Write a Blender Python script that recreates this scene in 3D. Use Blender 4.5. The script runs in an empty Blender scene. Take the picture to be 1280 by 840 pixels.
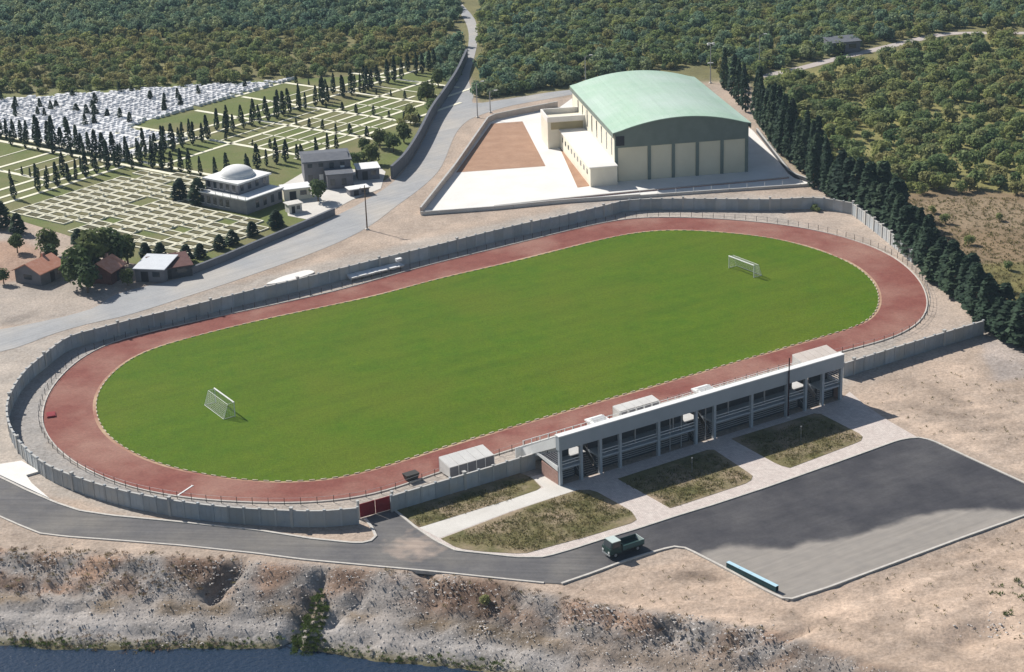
import bpy, bmesh, math, random
import numpy as np
from mathutils import Vector, Matrix, noise
from mathutils.geometry import tessellate_polygon

# ---------------------------------------------------------------- camera, sky, sun, exposure
SC = bpy.context.scene
COL = SC.collection
F_PX, PITCH, ROLL, CAM_H = 2230.65, math.radians(20.794), math.radians(1.984), 111.94
cam = bpy.data.cameras.new('camera'); cam_o = bpy.data.objects.new('camera', cam); COL.objects.link(cam_o)
cam.sensor_width = 36; cam.lens = 36*F_PX/1280; cam.clip_end = 6000; cam.clip_start = 1
cam_o.matrix_world = Matrix.Translation((0, 0, CAM_H)) @ Matrix.Rotation(math.pi/2-PITCH, 4, 'X') @ Matrix.Rotation(-ROLL, 4, 'Z')
SC.camera = cam_o
SUN_EL = math.radians(38.5)
SUN_AZ = math.radians(-47.0)                       # from +Y towards +X
W = bpy.data.worlds.new('World'); SC.world = W; W.use_nodes = True
wn = W.node_tree.nodes; wl = W.node_tree.links
sky = wn.new('ShaderNodeTexSky'); sky.sky_type = 'NISHITA'; sky.sun_disc = False
sky.sun_elevation = SUN_EL; sky.sun_rotation = SUN_AZ; sky.altitude = 100
wl.new(sky.outputs[0], wn['Background'].inputs[0]); wn['Background'].inputs[1].default_value = 0.065
sl = bpy.data.lights.new('sun', 'SUN'); sl.energy = 5.0; sl.angle = math.radians(0.5); sl.color = (1.0, 0.96, 0.90)
sun = bpy.data.objects.new('sun', sl); COL.objects.link(sun)
sd = Vector((math.sin(SUN_AZ)*math.cos(SUN_EL), math.cos(SUN_AZ)*math.cos(SUN_EL), math.sin(SUN_EL)))
sun.rotation_euler = sd.to_track_quat('Z', 'Y').to_euler(); sun.location = (-200, 500, 300)
SC.view_settings.view_transform = 'Standard'; SC.view_settings.look = 'None'
SC.view_settings.exposure = 0.32; SC.view_settings.gamma = 1; SC.view_settings.use_curve_mapping = False
SC.render.engine = 'CYCLES'
random.seed(7); RNG = np.random.default_rng(11)
R = random.uniform

# ---------------------------------------------------------------- helpers
def G(px, py, z=0.0):
    """survey: ground point (height z) read off the photograph"""
    x = px-640; y = 420-py; cr, sr = math.cos(ROLL), math.sin(ROLL)
    a = cr*x+sr*y; b = -sr*x+cr*y; cp, sp = math.cos(PITCH), math.sin(PITCH)
    D = (a, F_PX*cp+b*sp, -F_PX*sp+b*cp); t = (z-CAM_H)/D[2]
    return Vector((D[0]*t, D[1]*t))
def GS(l, z=0.0): return [G(x, y, z) for x, y in l]
def smooth_closed(p, n=5):
    out = []; N = len(p)
    for i in range(N):
        a, b, c, d = p[i-1], p[i], p[(i+1) % N], p[(i+2) % N]
        for k in range(n):
            t = k/n
            out.append(0.5*((2*b)+(c-a)*t+(2*a-5*b+4*c-d)*t*t+(3*b-a-3*c+d)*t**3))
    return out
def smooth_open(p, n=5):
    q = [2*p[0]-p[1]]+list(p)+[2*p[-1]-p[-2]]; out = []
    for i in range(1, len(q)-2):
        a, b, c, d = q[i-1:i+3]
        for k in range(n):
            t = k/n
            out.append(0.5*((2*b)+(c-a)*t+(2*a-5*b+4*c-d)*t*t+(3*b-a-3*c+d)*t**3))
    return out+[p[-1]]
def resample(p, step, closed=False):
    p = list(p)+([p[0]] if closed else [])
    L = [0]
    for i in range(1, len(p)): L.append(L[-1]+(p[i]-p[i-1]).length)
    n = max(1, round(L[-1]/step)); out = []; j = 0
    for k in range(n+1):
        s = L[-1]*k/n
        while j < len(p)-2 and L[j+1] < s: j += 1
        t = (s-L[j])/max(1e-6, L[j+1]-L[j]); out.append(p[j].lerp(p[j+1], min(1, max(0, t))))
    return out[:-1] if closed else out
def relax(p, it=6):
    for _ in range(it):
        p = [(p[i-1]+2*p[i]+p[(i+1) % len(p)])/4 for i in range(len(p))]
    return p
def inside(X, Y, poly):
    r = np.zeros(X.shape, bool); n = len(poly)
    for i in range(n):
        x1, y1 = poly[i]; x2, y2 = poly[i-1]
        if y1 == y2: continue
        r ^= ((y1 > Y) != (y2 > Y)) & (X < (x2-x1)*(Y-y1)/(y2-y1)+x1)
    return r

def tag(o, label=None, cat=None, group=None, kind=None):
    if label: o['label'] = label
    if cat: o['category'] = cat
    if group: o['group'] = group
    if kind: o['kind'] = kind
    return o
def ob(name, me, parent=None, loc=(0, 0, 0), rz=0, scale=None):
    o = bpy.data.objects.new(name, me); COL.objects.link(o); o.location = loc
    if rz: o.rotation_euler = (0, 0, rz)
    if scale: o.scale = scale if hasattr(scale, '__len__') else (scale,)*3
    if parent: o.parent = parent
    return o
def empty(name, loc=(0, 0, 0), rz=0, label=None, cat=None, group=None):
    o = ob(name, None, None, loc, rz); o.empty_display_size = .5
    return tag(o, label, cat, group)

class MB:
    def __init__(s): s.v = []; s.f = []
    def quad(s, *pts):
        n = len(s.v); s.v += [tuple(p) for p in pts]; s.f.append(tuple(range(n, n+len(pts)))); return s
    def box(s, x0, x1, y0, y1, z0, z1):
        n = len(s.v)
        s.v += [(x0, y0, z0), (x1, y0, z0), (x1, y1, z0), (x0, y1, z0), (x0, y0, z1), (x1, y0, z1), (x1, y1, z1), (x0, y1, z1)]
        for f in ((0, 3, 2, 1), (4, 5, 6, 7), (0, 1, 5, 4), (1, 2, 6, 5), (2, 3, 7, 6), (3, 0, 4, 7)): s.f.append(tuple(n+i for i in f))
        return s
    def hexa(s, b, t):
        n = len(s.v); s.v += [tuple(p) for p in b]+[tuple(p) for p in t]
        for f in ((0, 3, 2, 1), (4, 5, 6, 7), (0, 1, 5, 4), (1, 2, 6, 5), (2, 3, 7, 6), (3, 0, 4, 7)): s.f.append(tuple(n+i for i in f))
        return s
    def tube(s, p, q, r, r2=None, k=6):
        p = Vector(p); q = Vector(q); d = (q-p).normalized(); r2 = r if r2 is None else r2
        a = d.orthogonal().normalized(); b = d.cross(a); n = len(s.v)
        for c, rr in ((p, r), (q, r2)):
            for i in range(k):
                t = 2*math.pi*i/k; s.v.append(tuple(c+a*rr*math.cos(t)+b*rr*math.sin(t)))
        for i in range(k): s.f.append((n+i, n+(i+1) % k, n+k+(i+1) % k, n+k+i))
        s.f.append(tuple(n+i for i in range(k))[::-1]); s.f.append(tuple(n+k+i for i in range(k)))
        return s
    def prism(s, prof, x0, x1):
        """profile in (y,z) extruded along x"""
        n = len(s.v); k = len(prof)
        s.v += [(x0, y, z) for y, z in prof]+[(x1, y, z) for y, z in prof]
        for i in range(k): s.f.append((n+i, n+(i+1) % k, n+k+(i+1) % k, n+k+i))
        s.f.append(tuple(n+i for i in range(k))[::-1]); s.f.append(tuple(n+k+i for i in range(k)))
        return s
    def mesh(s, name, mat):
        me = bpy.data.meshes.new(name); me.from_pydata(s.v, [], s.f); me.materials.append(mat)
        bm = bmesh.new(); bm.from_mesh(me); bmesh.ops.recalc_face_normals(bm, faces=bm.faces); bm.to_mesh(me); bm.free()
        me.update(); return me
    def build(s, name, mat, parent=None, loc=(0, 0, 0), rz=0): return ob(name, s.mesh(name, mat), parent, loc, rz)

def sheet(name, pts, z, mat, kind='structure', skirt=0.0, parent=None):
    tri = tessellate_polygon([[Vector((p[0], p[1], 0)) for p in pts]])
    v = [(p[0], p[1], z) for p in pts]; f = []
    for t in tri:
        a, b, c = [Vector(v[i]) for i in t]
        if (b-a).cross(c-a).z < 0: t = t[::-1]
        f.append(tuple(t))
    n = len(v)
    if skirt:
        v += [(p[0], p[1], z-skirt) for p in pts]
        for i in range(n): f.append((i, (i+1) % n, n+(i+1) % n, n+i))
    me = bpy.data.meshes.new(name); me.from_pydata(v, [], f); me.materials.append(mat); me.update()
    o = ob(name, me, parent)
    if kind and not parent: o['kind'] = kind
    return o
def band(name, line, w, z0, z1, mat, closed=False, parent=None, kind='structure'):
    """kerb-like bar swept along a ground line"""
    n = len(line); v = []; f = []
    for i in range(n):
        a = line[i-1] if (closed or i) else line[i]; b = line[(i+1) % n] if (closed or i < n-1) else line[i]
        d = (b-a).normalized(); nn = Vector((-d.y, d.x))*w/2; p = line[i]
        v += [(p.x+nn.x, p.y+nn.y, z0), (p.x+nn.x, p.y+nn.y, z1), (p.x-nn.x, p.y-nn.y, z1), (p.x-nn.x, p.y-nn.y, z0)]
    for i in range(n if closed else n-1):
        j = (i+1) % n
        for k in range(3): f.append((4*i+k, 4*j+k, 4*j+k+1, 4*i+k+1))
    if not closed: f.append((0, 1, 2, 3)); e = 4*(n-1); f.append((e+3, e+2, e+1, e))
    me = bpy.data.meshes.new(name); me.from_pydata(v, [], f); me.materials.append(mat)
    bm = bmesh.new(); bm.from_mesh(me); bmesh.ops.recalc_face_normals(bm, faces=bm.faces); bm.to_mesh(me); bm.free(); me.update()
    o = ob(name, me, parent)
    if kind and not parent: o['kind'] = kind
    return o

# ---------------------------------------------------------------- materials
def mat(name, c1, c2=None, scale=1.0, rough=.85, c3=None, scale3=.05, bump=0, bscale=None, spec=.25, metal=0, detail=6, rnd=0, fine=0):
    m = bpy.data.materials.new(name); m.use_nodes = True; nt = m.node_tree; N = nt.nodes; L = nt.links
    b = N['Principled BSDF']; b.inputs['Roughness'].default_value = rough; b.inputs['Specular IOR Level'].default_value = spec
    b.inputs['Metallic'].default_value = metal
    g = N.new('ShaderNodeNewGeometry'); pos = g.outputs['Position']
    def noi(s, d=detail, r=.6):
        n = N.new('ShaderNodeTexNoise'); n.inputs['Scale'].default_value = s; n.inputs['Detail'].default_value = d; n.inputs['Roughness'].default_value = r
        L.new(pos, n.inputs['Vector']); return n.outputs[0]
    def ramp(src, lo, hi):
        r = N.new('ShaderNodeMapRange'); r.inputs[1].default_value = lo; r.inputs[2].default_value = hi; L.new(src, r.inputs[0]); return r.outputs[0]
    def mix(fac, a, c, bt='MIX'):
        x = N.new('ShaderNodeMix'); x.data_type = 'RGBA'; x.blend_type = bt
        if hasattr(fac, 'node'): L.new(fac, x.inputs[0])
        else: x.inputs[0].default_value = fac
        for s, i in ((a, 6), (c, 7)):
            if hasattr(s, 'node'): L.new(s, x.inputs[i])
            else: x.inputs[i].default_value = (*s, 1)
        return x.outputs[2]
    col = c1
    if c2: col = mix(ramp(noi(scale), .3, .7), c1, c2)
    if c3: col = mix(ramp(noi(scale3, 4), .42, .68), col, c3)
    if fine:
        r = ramp(noi(2.2, 3, .7), .25, .75); mr = N.new('ShaderNodeMapRange'); L.new(r, mr.inputs[0]); mr.inputs[3].default_value = 1-fine; mr.inputs[4].default_value = 1+fine
        col = mix(1.0, col, mr.outputs[0], 'MULTIPLY')
    if rnd:
        oi = N.new('ShaderNodeObjectInfo'); mr = N.new('ShaderNodeMapRange'); L.new(oi.outputs['Random'], mr.inputs[0]); mr.inputs[3].default_value = 1-rnd; mr.inputs[4].default_value = 1+rnd
        col = mix(1.0, col, mr.outputs[0], 'MULTIPLY')
    if hasattr(col, 'node'): L.new(col, b.inputs['Base Color'])
    else: b.inputs['Base Color'].default_value = (*col, 1)
    if bump:
        bp = N.new('ShaderNodeBump'); bp.inputs['Strength'].default_value = bump; bp.inputs['Distance'].default_value = .3
        L.new(noi(bscale or scale*3), bp.inputs['Height']); L.new(bp.outputs[0], b.inputs['Normal'])
    m['h'] = 1
    return m
def leaf_mat(name, cols, rough=.8, trans=.35):
    """foliage: colour picked per tree, mottled per leaf clump"""
    m = bpy.data.materials.new(name); m.use_nodes = True; nt = m.node_tree; N = nt.nodes; L = nt.links
    b = N['Principled BSDF']; b.inputs['Roughness'].default_value = rough; b.inputs['Specular IOR Level'].default_value = .15
    oi = N.new('ShaderNodeObjectInfo'); cr = N.new('ShaderNodeValToRGB'); L.new(oi.outputs['Random'], cr.inputs[0])
    el = cr.color_ramp.elements
    while len(el) < len(cols): el.new(0.5)
    for i, c in enumerate(cols): el[i].position = i/(len(cols)-1); el[i].color = (*c, 1)
    g = N.new('ShaderNodeNewGeometry'); n = N.new('ShaderNodeTexNoise'); n.inputs['Scale'].default_value = .9; n.inputs['Detail'].default_value = 3
    L.new(g.outputs['Position'], n.inputs['Vector'])
    mr = N.new('ShaderNodeMapRange'); L.new(n.outputs[0], mr.inputs[0]); mr.inputs[1].default_value = .3; mr.inputs[2].default_value = .7; mr.inputs[3].default_value = .6; mr.inputs[4].default_value = 1.45
    x = N.new('ShaderNodeMix'); x.data_type = 'RGBA'; x.blend_type = 'MULTIPLY'; x.inputs[0].default_value = 1
    L.new(cr.outputs[0], x.inputs[6]); L.new(mr.outputs[0], x.inputs[7]); L.new(x.outputs[2], b.inputs['Base Color'])
    tl = N.new('ShaderNodeBsdfTranslucent'); L.new(x.outputs[2], tl.inputs[0]); ms = N.new('ShaderNodeMixShader'); ms.inputs[0].default_value = trans
    L.new(b.outputs[0], ms.inputs[1]); L.new(tl.outputs[0], ms.inputs[2]); L.new(ms.outputs[0], N['Material Output'].inputs[0])
    return m

M = {}
M['grass'] = mat('pitch_grass', (.062, .128, .004), (.09, .146, .005), .35, c3=(.098, .14, .008), scale3=.05, bump=.3, bscale=4, fine=.25, spec=.1)
M['track'] = mat('track_cinder', (.195, .066, .052), (.25, .094, .074), .4, c3=(.32, .175, .135), scale3=.07, fine=.18, spec=.12)
M['kerbw'] = mat('kerb_paint', (.62, .56, .42), (.3, .22, .16), 1.5)
M['kerb'] = mat('kerb_concrete', (.62, .58, .52), (.45, .42, .38), 1.2)
M['asph'] = mat('asphalt', (.105, .102, .105), (.135, .13, .13), .3, c3=(.2, .185, .165), scale3=.07, fine=.12, spec=.2)
M['oldroad'] = mat('old_road', (.30, .305, .31), (.36, .36, .36), .22, c3=(.43, .40, .36), scale3=.05, fine=.1)
M['wall'] = mat('precast_concrete', (.43, .46, .48), (.34, .37, .39), .8, c3=(.42, .41, .38), scale3=.3, rnd=.14)
M['cap'] = mat('wall_cap', (.50, .49, .46), (.42, .41, .39), .8)
M['conc'] = mat('pale_concrete', (.66, .63, .58), (.56, .53, .48), .25, fine=.05)
M['plaza'] = mat('plaza_concrete', (.82, .79, .74), (.72, .69, .64), .15, fine=.05)
M['stand'] = mat('stand_paint', (.40, .44, .47), (.35, .39, .42), .4)
M['standdark'] = mat('stand_inner', (.075, .078, .085), (.05, .052, .058), .6)  # shade of the stand's recesses is put into this dark colour
M['seat'] = mat('stand_step', (.55, .54, .52), (.45, .44, .42), .5)
M['brick'] = mat('brick', (.36, .2, .16), (.45, .3, .25), 2.5)
M['white'] = mat('white_paint', (.8, .8, .78), (.7, .7, .68), .9, spec=.4)
M['offw'] = mat('white_panel', (.72, .70, .66), (.6, .58, .55), .5)
M['dark'] = mat('dark_void', (.03, .03, .035), rough=.6)
M['metal'] = mat('grey_metal', (.35, .36, .37), rough=.45, metal=.3)
M['darkmetal'] = mat('dark_metal', (.05, .045, .04), rough=.6)
M['redgate'] = mat('red_gate', (.27, .012, .02), (.2, .01, .016), .8, rough=.5)
M['green_roof'] = mat('hall_roof', (.35, .51, .385), (.41, .55, .43), .3, rough=.6, fine=.04, c3=(.47, .58, .50), scale3=.05)
M['green_trim'] = mat('hall_trim', (.20, .235, .205), (.165, .195, .17), .4)
M['beige'] = mat('hall_wall', (.76, .70, .53), (.69, .63, .47), .2)
M['cream'] = mat('cream_wall', (.78, .73, .60), (.7, .65, .53), .4)
M['olive'] = mat('olive_wall', (.4, .34, .2), (.34, .29, .17), .4)
M['glass'] = mat('window_glass', (.03, .04, .05), rough=.15, spec=.6)
M['marble'] = mat('white_marble', (.86, .86, .86), (.74, .74, .75), .5, rnd=.12)
M['gravekerb'] = mat('grave_kerb', (.86, .82, .65), (.76, .72, .55), .6)
M['gravesoil'] = mat('grave_soil', (.10, .095, .036), (.15, .13, .06), 1.0, rnd=.3)
M['lawn'] = mat('cemetery_lawn', (.10, .135, .026), (.14, .16, .04), .15, c3=(.19, .165, .075), scale3=.05, bump=.3, bscale=3, fine=.2)
M['bed'] = mat('dry_bed', (.10, .10, .032), (.2, .165, .075), .35, c3=(.36, .27, .19), scale3=.14, fine=.25, bump=.4, bscale=4)
M['dirtcourt'] = mat('court_earth', (.33, .19, .12), (.42, .26, .17), .3, fine=.12)
M['stone'] = mat('dome_stone', (.27, .27, .28), (.2, .2, .22), .7)
M['slate'] = mat('slate_roof', (.10, .11, .13), (.15, .155, .17), .8)
M['houseshade'] = mat('grey_render', (.2, .2, .215), (.15, .15, .165), .6)
M['tile'] = mat('terracotta', (.62, .26, .16), (.72, .38, .27), 1.2)
M['rust'] = mat('rusty_sheet', (.10, .045, .04), (.16, .08, .07), .9)
M['tin'] = mat('tin_sheet', (.68, .7, .72), (.6, .62, .64), .8, rough=.5)
M['bark'] = mat('bark', (.12, .085, .055), (.17, .13, .09), 3)
M['rock'] = mat('bank_rock', (.5, .46, .42), (.4, .36, .33), 1.0, c3=(.6, .56, .52), scale3=.4)
M['truckgreen'] = mat('truck_paint', (.018, .05, .045), rough=.35, spec=.5)
M['truckcab'] = mat('truck_cab', (.55, .62, .58), rough=.3, spec=.5)
M['tyre'] = mat('tyre', (.02, .02, .02), rough=.8)
M['blue'] = mat('pale_blue', (.5, .7, .8), (.4, .6, .7), .7, rough=.5)
M['blueshade'] = mat('shaded_side', (.03, .08, .09), (.02, .05, .05), .7)  # trough body below the lid, its side shade put into the colour
M['weed'] = leaf_mat('weeds', [(.11, .115, .035), (.18, .165, .06), (.27, .215, .115)])
M['green_weed'] = leaf_mat('green_weeds', [(.07, .11, .025), (.12, .16, .045)])
M['cyp'] = leaf_mat('cypress_leaf', [(0.031, 0.056, 0.036), (0.042, 0.073, 0.042), (0.059, 0.092, 0.050)])
M['orch'] = leaf_mat('orchard_leaf', [(0.127, 0.196, 0.086), (0.218, 0.270, 0.098), (0.299, 0.322, 0.115), (0.172, 0.241, 0.103), (0.287, 0.270, 0.115), (0.230, 0.287, 0.121), (0.138, 0.207, 0.103)], trans=.5)
M['grove'] = leaf_mat('grove_leaf', [(0.187, 0.216, 0.086), (0.317, 0.288, 0.122), (0.346, 0.317, 0.137), (0.230, 0.274, 0.108), (0.158, 0.216, 0.101), (0.302, 0.274, 0.130)], trans=.5)
M['wood'] = leaf_mat('woodland_leaf', [(0.138, 0.227, 0.155), (0.212, 0.293, 0.163), (0.122, 0.203, 0.146), (0.325, 0.358, 0.179), (0.163, 0.252, 0.163)], trans=.5)
M['broad'] = leaf_mat('broad_leaf', [(0.046, 0.081, 0.036), (0.091, 0.130, 0.044), (0.130, 0.156, 0.052)])
# parking asphalt: dark half, pale half with a ragged border
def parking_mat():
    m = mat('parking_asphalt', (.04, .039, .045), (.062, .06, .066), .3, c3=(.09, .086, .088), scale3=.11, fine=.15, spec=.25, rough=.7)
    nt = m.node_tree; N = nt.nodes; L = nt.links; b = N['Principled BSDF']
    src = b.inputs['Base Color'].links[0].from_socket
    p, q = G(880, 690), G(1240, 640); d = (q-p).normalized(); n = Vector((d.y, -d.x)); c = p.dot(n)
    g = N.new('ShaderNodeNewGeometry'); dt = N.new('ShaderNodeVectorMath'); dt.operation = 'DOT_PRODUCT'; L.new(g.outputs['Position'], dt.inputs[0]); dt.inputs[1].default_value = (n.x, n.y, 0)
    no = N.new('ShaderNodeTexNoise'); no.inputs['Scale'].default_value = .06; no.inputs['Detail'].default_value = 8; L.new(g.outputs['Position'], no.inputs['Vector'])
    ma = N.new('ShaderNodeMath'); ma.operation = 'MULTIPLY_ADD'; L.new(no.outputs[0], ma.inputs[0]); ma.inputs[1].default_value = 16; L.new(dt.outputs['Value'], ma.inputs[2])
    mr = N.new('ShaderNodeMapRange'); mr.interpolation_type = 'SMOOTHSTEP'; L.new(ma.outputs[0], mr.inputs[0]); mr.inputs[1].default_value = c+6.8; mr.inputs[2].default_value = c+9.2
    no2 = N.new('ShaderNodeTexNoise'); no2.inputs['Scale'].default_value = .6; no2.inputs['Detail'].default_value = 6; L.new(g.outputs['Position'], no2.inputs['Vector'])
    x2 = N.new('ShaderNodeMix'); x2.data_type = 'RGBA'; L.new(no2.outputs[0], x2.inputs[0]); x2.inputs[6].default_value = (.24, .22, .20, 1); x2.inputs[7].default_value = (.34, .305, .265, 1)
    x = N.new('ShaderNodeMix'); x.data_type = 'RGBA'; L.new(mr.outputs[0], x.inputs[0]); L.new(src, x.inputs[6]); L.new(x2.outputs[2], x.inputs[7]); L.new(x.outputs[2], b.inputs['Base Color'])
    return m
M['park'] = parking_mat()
def road_blend(m):
    nt = m.node_tree; N = nt.nodes; L = nt.links; b = N['Principled BSDF']; src = b.inputs['Base Color'].links[0].from_socket
    g = N.new('ShaderNodeNewGeometry'); sx_ = N.new('ShaderNodeSeparateXYZ'); L.new(g.outputs['Position'], sx_.inputs[0])
    no = N.new('ShaderNodeTexNoise'); no.inputs['Scale'].default_value = .1; no.inputs['Detail'].default_value = 6; L.new(g.outputs['Position'], no.inputs['Vector'])
    ma = N.new('ShaderNodeMath'); ma.operation = 'MULTIPLY_ADD'; L.new(no.outputs[0], ma.inputs[0]); ma.inputs[1].default_value = 14; L.new(sx_.outputs[0], ma.inputs[2])
    mr = N.new('ShaderNodeMapRange'); mr.interpolation_type = 'SMOOTHSTEP'; L.new(ma.outputs[0], mr.inputs[0]); mr.inputs[1].default_value = 12; mr.inputs[2].default_value = 24
    x = N.new('ShaderNodeMix'); x.data_type = 'RGBA'; L.new(mr.outputs[0], x.inputs[0]); L.new(src, x.inputs[6]); x.inputs[7].default_value = (.055, .054, .06, 1); L.new(x.outputs[2], b.inputs['Base Color'])
    c = G(517, 684); ds = N.new('ShaderNodeVectorMath'); ds.operation = 'DISTANCE'; L.new(g.outputs['Position'], ds.inputs[0]); ds.inputs[1].default_value = (c.x, c.y, .05)
    n2 = N.new('ShaderNodeTexNoise'); n2.inputs['Scale'].default_value = .5; n2.inputs['Detail'].default_value = 6; L.new(g.outputs['Position'], n2.inputs['Vector'])
    m2 = N.new('ShaderNodeMath'); m2.operation = 'MULTIPLY_ADD'; L.new(n2.outputs[0], m2.inputs[0]); m2.inputs[1].default_value = 9; L.new(ds.outputs['Value'], m2.inputs[2])
    r2 = N.new('ShaderNodeMapRange'); L.new(m2.outputs[0], r2.inputs[0]); r2.inputs[1].default_value = 9; r2.inputs[2].default_value = 5.5
    y = N.new('ShaderNodeMix'); y.data_type = 'RGBA'; L.new(r2.outputs[0], y.inputs[0]); L.new(x.outputs[2], y.inputs[6]); y.inputs[7].default_value = (.36, .29, .24, 1); L.new(y.outputs[2], b.inputs['Base Color'])
road_blend(M['asph'])
def paver_mat():
    m = mat('pavers', (.62, .53, .48), (.72, .64, .58), .8)
    nt = m.node_tree; N = nt.nodes; L = nt.links; b = N['Principled BSDF']; src = b.inputs['Base Color'].links[0].from_socket
    g = N.new('ShaderNodeNewGeometry'); br = N.new('ShaderNodeTexBrick'); br.inputs['Scale'].default_value = 1.2
    br.inputs['Color1'].default_value = (1, 1, 1, 1); br.inputs['Color2'].default_value = (.8, .8, .8, 1); br.inputs['Mortar'].default_value = (.55, .55, .55, 1)
    mp = N.new('ShaderNodeMapping'); mp.inputs['Rotation'].default_value = (0, 0, .55); L.new(g.outputs['Position'], mp.inputs[0]); L.new(mp.outputs[0], br.inputs['Vector'])
    x = N.new('ShaderNodeMix'); x.data_type = 'RGBA'; x.blend_type = 'MULTIPLY'; x.inputs[0].default_value = 1; L.new(src, x.inputs[6]); L.new(br.outputs[0], x.inputs[7]); L.new(x.outputs[2], b.inputs['Base Color'])
    return m
M['paver'] = paver_mat()
def streaks(m, ang, amt, sc=(.05, 1.3, 1)):
    nt = m.node_tree; N = nt.nodes; L = nt.links; b = N['Principled BSDF']; src = b.inputs['Base Color'].links[0].from_socket
    g = N.new('ShaderNodeNewGeometry'); mp = N.new('ShaderNodeMapping'); mp.vector_type = 'TEXTURE'; mp.inputs['Rotation'].default_value = (0, 0, ang); mp.inputs['Scale'].default_value = (1/sc[0], 1/sc[1], 1); L.new(g.outputs['Position'], mp.inputs[0])
    n = N.new('ShaderNodeTexNoise'); n.inputs['Scale'].default_value = 1; n.inputs['Detail'].default_value = 5; n.inputs['Roughness'].default_value = .65; L.new(mp.outputs[0], n.inputs['Vector'])
    mr = N.new('ShaderNodeMapRange'); L.new(n.outputs[0], mr.inputs[0]); mr.inputs[1].default_value = .3; mr.inputs[2].default_value = .7; mr.inputs[3].default_value = 1-amt; mr.inputs[4].default_value = 1+amt
    x = N.new('ShaderNodeMix'); x.data_type = 'RGBA'; x.blend_type = 'MULTIPLY'; x.inputs[0].default_value = 1; L.new(src, x.inputs[6]); L.new(mr.outputs[0], x.inputs[7]); L.new(x.outputs[2], b.inputs['Base Color'])
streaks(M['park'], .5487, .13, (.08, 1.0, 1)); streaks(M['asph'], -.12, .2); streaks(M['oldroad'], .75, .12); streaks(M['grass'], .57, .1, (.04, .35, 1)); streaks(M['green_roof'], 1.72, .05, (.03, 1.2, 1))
def water_mat():
    m = bpy.data.materials.new('river_water'); m.use_nodes = True; nt = m.node_tree; N = nt.nodes; L = nt.links; b = N['Principled BSDF']
    b.inputs['Base Color'].default_value = (.014, .03, .058, 1); b.inputs['Roughness'].default_value = .16; b.inputs['Specular IOR Level'].default_value = .5
    g = N.new('ShaderNodeNewGeometry'); n = N.new('ShaderNodeTexNoise'); n.inputs['Scale'].default_value = 1.6; n.inputs['Detail'].default_value = 4; L.new(g.outputs['Position'], n.inputs['Vector'])
    bp = N.new('ShaderNodeBump'); bp.inputs['Strength'].default_value = .5; bp.inputs['Distance'].default_value = .3; L.new(n.outputs[0], bp.inputs['Height']); L.new(bp.outputs[0], b.inputs['Normal'])
    return m
M['water'] = water_mat()

# ---------------------------------------------------------------- plan of the place
WATER_Z = -6.0
crest = GS([(-120, 684), (0, 688), (100, 692), (200, 696), (300, 702), (400, 706), (500, 716), (600, 729), (680, 744), (760, 757), (860, 771), (950, 786), (1010, 806), (1100, 836), (1250, 880)])
shore = GS([(-120, 800), (0, 806), (75, 810), (175, 811), (320, 809), (395, 813), (460, 824), (545, 831), (600, 838), (700, 858), (860, 885), (1000, 915), (1200, 960)], WATER_Z)
cx, cy = np.array([p.x for p in crest]), np.array([p.y for p in crest])
sx, sy = np.array([p.x for p in shore]), np.array([p.y for p in shore])

infield_px = [(420, 599.5), (450, 592), (495, 579), (545, 562), (595, 547), (640, 534), (735, 506), (830, 479), (960, 441), (1035, 419), (1072, 409), (1092, 396), (1099, 381), (1098, 365), (1090, 350), (1067, 331), (1035, 317), (1000, 306), (960, 297), (905, 291), (860, 288), (825, 288), (795, 291), (760, 298), (715, 309), (640, 328), (540, 351), (480, 368), (420, 381), (320, 402), (255, 418), (207, 431), (172, 443), (148, 460), (131, 476), (121, 494), (119, 512), (125, 532), (142, 552), (175, 571), (215, 585), (275, 597), (320, 602), (370, 603)]
track_px = [(417, 627.5), (470, 619), (500, 609), (545, 592), (620, 569), (690, 547), (830, 504), (960, 466), (1052, 440), (1110, 425), (1142, 410), (1157, 394), (1160, 378), (1156, 362), (1146, 346), (1128, 329), (1105, 315), (1078, 304), (1045, 294), (1008, 286), (960, 279), (900, 274), (845, 272), (800, 272), (762, 277), (700, 291), (640, 306), (570, 323), (505, 340), (420, 364), (320, 386), (250, 401), (180, 417), (140, 428), (108, 443), (80, 466), (61, 490), (52, 517), (54, 537), (73, 564), (100, 583), (127, 597), (160, 609), (200, 618), (245, 625), (310, 629), (365, 630)]
infield = relax(resample(smooth_closed(GS(infield_px)), 2.0, True), 8)
trackline = relax(resample(smooth_closed(GS(track_px)), 2.0, True), 8)
road_low_px = [(-120, 540), (-60, 569), (0, 597), (35, 614), (70, 629), (100, 639), (140, 645), (215, 652), (320, 663), (390, 674), (440, 679), (461, 679), (470, 671), (465, 660), (456, 648), (488, 635), (493, 638), (520, 660), (545, 677), (570, 689), (602, 692), (645, 697), (680, 697), (715, 687), (752, 675), (770, 669.5), (757, 710.5), (740, 717), (702, 730), (680, 729), (640, 725), (545, 715), (480, 709), (382, 700), (320, 692), (225, 682), (150, 676), (82, 671), (50, 667), (25, 657), (0, 646), (-60, 616), (-120, 588)]
park_px = [(770, 669.5), (795, 662), (847, 645), (890, 632), (960, 609), (1050, 577), (1122, 551), (1145, 547), (1165, 551), (1210, 572), (1280, 604), (1318, 622), (1322, 628), (1280, 645), (1210, 670), (1110, 707), (1035, 735), (984, 751), (960, 740), (905, 710), (862, 688), (852, 684), (840, 684), (812, 692), (780, 702), (757, 710.5)]
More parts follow.
